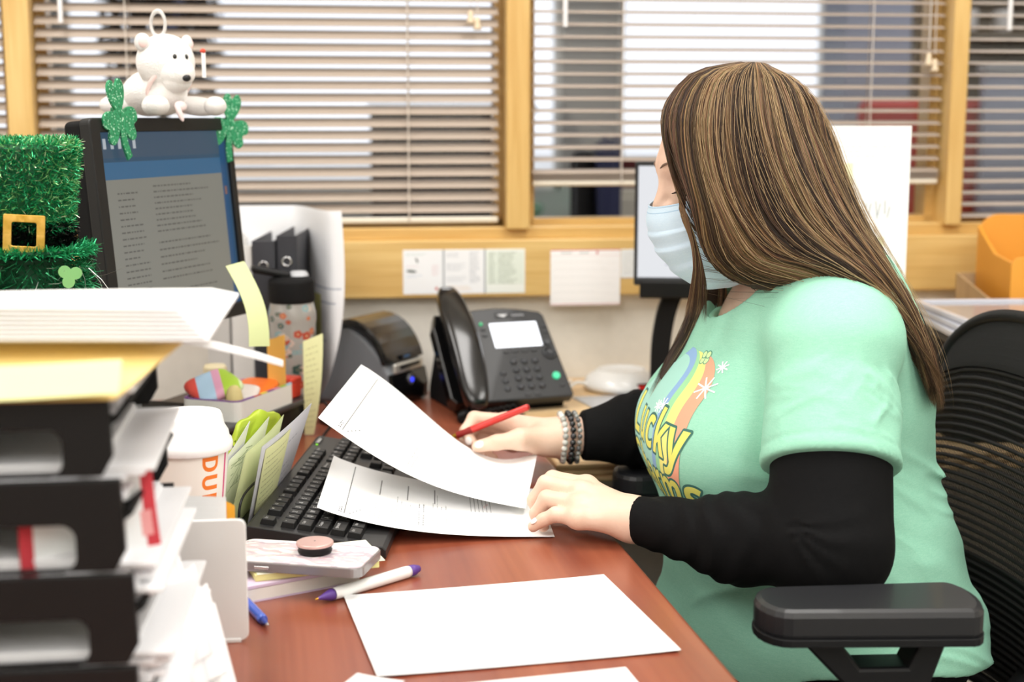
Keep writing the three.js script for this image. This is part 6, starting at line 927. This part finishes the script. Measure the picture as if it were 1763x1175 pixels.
  const split = (u, t) => { const k = sstep(0.27, 0.55, t); return u < 1 ? mix(u, u < 0.4 ? u * 0.35 : 0.96 + (u - 0.4) / 0.6 * 0.04, k) : u > 7 && u < 8 ? mix(u, u < 7.5 ? 7 + (u - 7) * 0.2 : 8 - (8 - u) * 0.2, k) : u; };
  const look = (arr, u, t) => { const a = clamp(u / (NG - 1)) * TU, b = clamp(t) * TT, i = Math.min(TU - 1, Math.floor(a)), j = Math.min(TT - 1, Math.floor(b)), p = a - i, q = b - j, g = (x, y) => arr[x * (TT + 1) + y]; return g(i, j).clone().multiplyScalar((1 - p) * (1 - q)).addScaledVector(g(i + 1, j), p * (1 - q)).addScaledVector(g(i, j + 1), (1 - p) * q).addScaledVector(g(i + 1, j + 1), p * q); };
  const under = (a, b, n) => sheet((u, v) => { const uu = mix(a, b, u), t = v * 0.93; return look(tab, uu, t).addScaledVector(look(nor, uu, t), -0.007); }, n, 40, 0.003);
  const H = part(W0, 'hair', merge([under(0.92, 7.0, 70), under(8.0, 9.0, 14)]), std(0x35251a, 0.7));
  H.userData.label = 'long straight brown hair with blonde highlights';
  const tones = [[0.030, 0.017, 0.011], [0.062, 0.035, 0.020], [0.125, 0.070, 0.036], [0.27, 0.165, 0.078], [0.44, 0.30, 0.155]];
  const P = [], N = [], Cc = [], I = [];
  const SEG = 22, strand = (u, lay, jit, len, rad, tone, wob) => {
    const pts = []; const ph = rr(0, 6.28), ph2 = rr(0, 6.28);
    for (let k = 0; k <= SEG; k++) { const t = k / SEG * len, uu = split(clamp(u + jit * Math.sin(t * 3 + ph) * t + wob * 0.05 * Math.sin(t * 7 + ph2), 0, NG - 1), t), n = look(nor, uu, t); pts.push(look(tab, uu, t).addScaledVector(n, lay * sstep(0, 0.12, t) + 0.0012 * Math.sin(t * 9 + ph2) + wob * 0.004 * Math.sin(t * 6 + ph) * t)); }
    const base = P.length / 3;
    for (let k = 0; k <= SEG; k++) {
      const T = pts[Math.min(SEG, k + 1)].clone().sub(pts[Math.max(0, k - 1)]).normalize(), A = T.clone().cross(V(0.3, 0.1, 1)).normalize(), B = T.clone().cross(A), r = rad * (k > SEG - 4 ? (SEG - k + 0.3) / 4.3 : 1), tn = 0.86 + 0.25 * k / SEG;
      for (let m = 0; m < 3; m++) { const c = Math.cos(m * 2.0944), s = Math.sin(m * 2.0944), nx = A.x * c + B.x * s, ny = A.y * c + B.y * s, nz = A.z * c + B.z * s; P.push(pts[k].x + nx * r, pts[k].y + ny * r, pts[k].z + nz * r); N.push(nx, ny, nz); Cc.push(tone[0], tone[1], tone[2]); }
      if (k < SEG) for (let m = 0; m < 3; m++) { const a = base + k * 3 + m, b = base + k * 3 + (m + 1) % 3; I.push(a, b, b + 3, a, b + 3, a + 3); }
    }
  };
  const pick = (u) => { const m = 0.62 * fbm(u * 5.5, 1.3, 0.7, 2) + 0.38 * fbm(u * 19, 5.1, 2.2, 2) + rr(-0.05, 0.05), q = clamp((m - 0.385) / 0.30) * 3.999, i = Math.floor(q), t = q - i; return [0, 1, 2].map((k) => mix(tones[i][k], tones[i + 1][k], t) * rr(0.85, 1.15)); };
  for (let i = 0; i < 10400; i++) { const u = i < 7900 ? rr(0, 5.6) : rr(5.2, NG - 1); strand(u, rr(-0.009, 0.0015), rr(-0.06, 0.06), rr(0.86, 1.0), rr(0.00026, 0.00042), pick(u), i % 9 === 0 ? 1 : 0.15); }
  for (let i = 0; i < 130; i++) { const u = rr(1.3, 6); strand(u, rr(0.0, 0.006), rr(-0.35, 0.35), rr(0.5, 1.0), 0.0002, tones[4], 2.4); }   // flyaways
  const g = new THREE.BufferGeometry(); g.setAttribute('position', new THREE.Float32BufferAttribute(P, 3)); g.setAttribute('normal', new THREE.Float32BufferAttribute(N, 3)); g.setAttribute('color', new THREE.Float32BufferAttribute(Cc, 3)); g.setAttribute('uv', new THREE.Float32BufferAttribute(P.length / 3 * 2, 2)); g.setIndex(I);
  const sm = part(H, 'hair_strands', g, phys(0xffffff, 0.42, { vertexColors: true, specularIntensity: 0.6 })); sm.userData.kind = 'stuff';
}
// ---------------------------------------------------------------- red pen in the right hand
{
  const a = V(0.253, 0.835, -1.876), b = V(0.162, 0.794, -1.901), d = b.clone().sub(a), L = d.length(), q = new THREE.Quaternion().setFromUnitVectors(V(0, -1, 0), d.clone().normalize());
  const p = thing('red_pen', 'red pen held in the right hand of the woman', 'pen', a.toArray()); p.quaternion.copy(q);
  part(p, 'barrel', lathe([[0.0001, 0], [0.004, 0], [0.0046, -0.002], [0.0048, -0.05], [0.0050, -0.085], [0.0001, -0.085]].reverse(), 20), phys(0xd8342e, 0.3, { clearcoat: 0.4 })); part(p, 'grip', lathe([[0.0050, -0.085], [0.0046, -0.108], [0.0001, -0.108]].reverse(), 20), std(0x8f1d1a, 0.6)); part(p, 'nib_cone', lathe([[0.0044, -0.108], [0.0012, -0.122], [0.0001, -0.1235]].reverse(), 16), M.gold); part(p, 'end_plug', lathe([[0.0001, 0.0015], [0.0034, 0.001], [0.0038, -0.001]].reverse(), 16), std(0xa8221e, 0.4));
}
renderer.render(scene, camera);
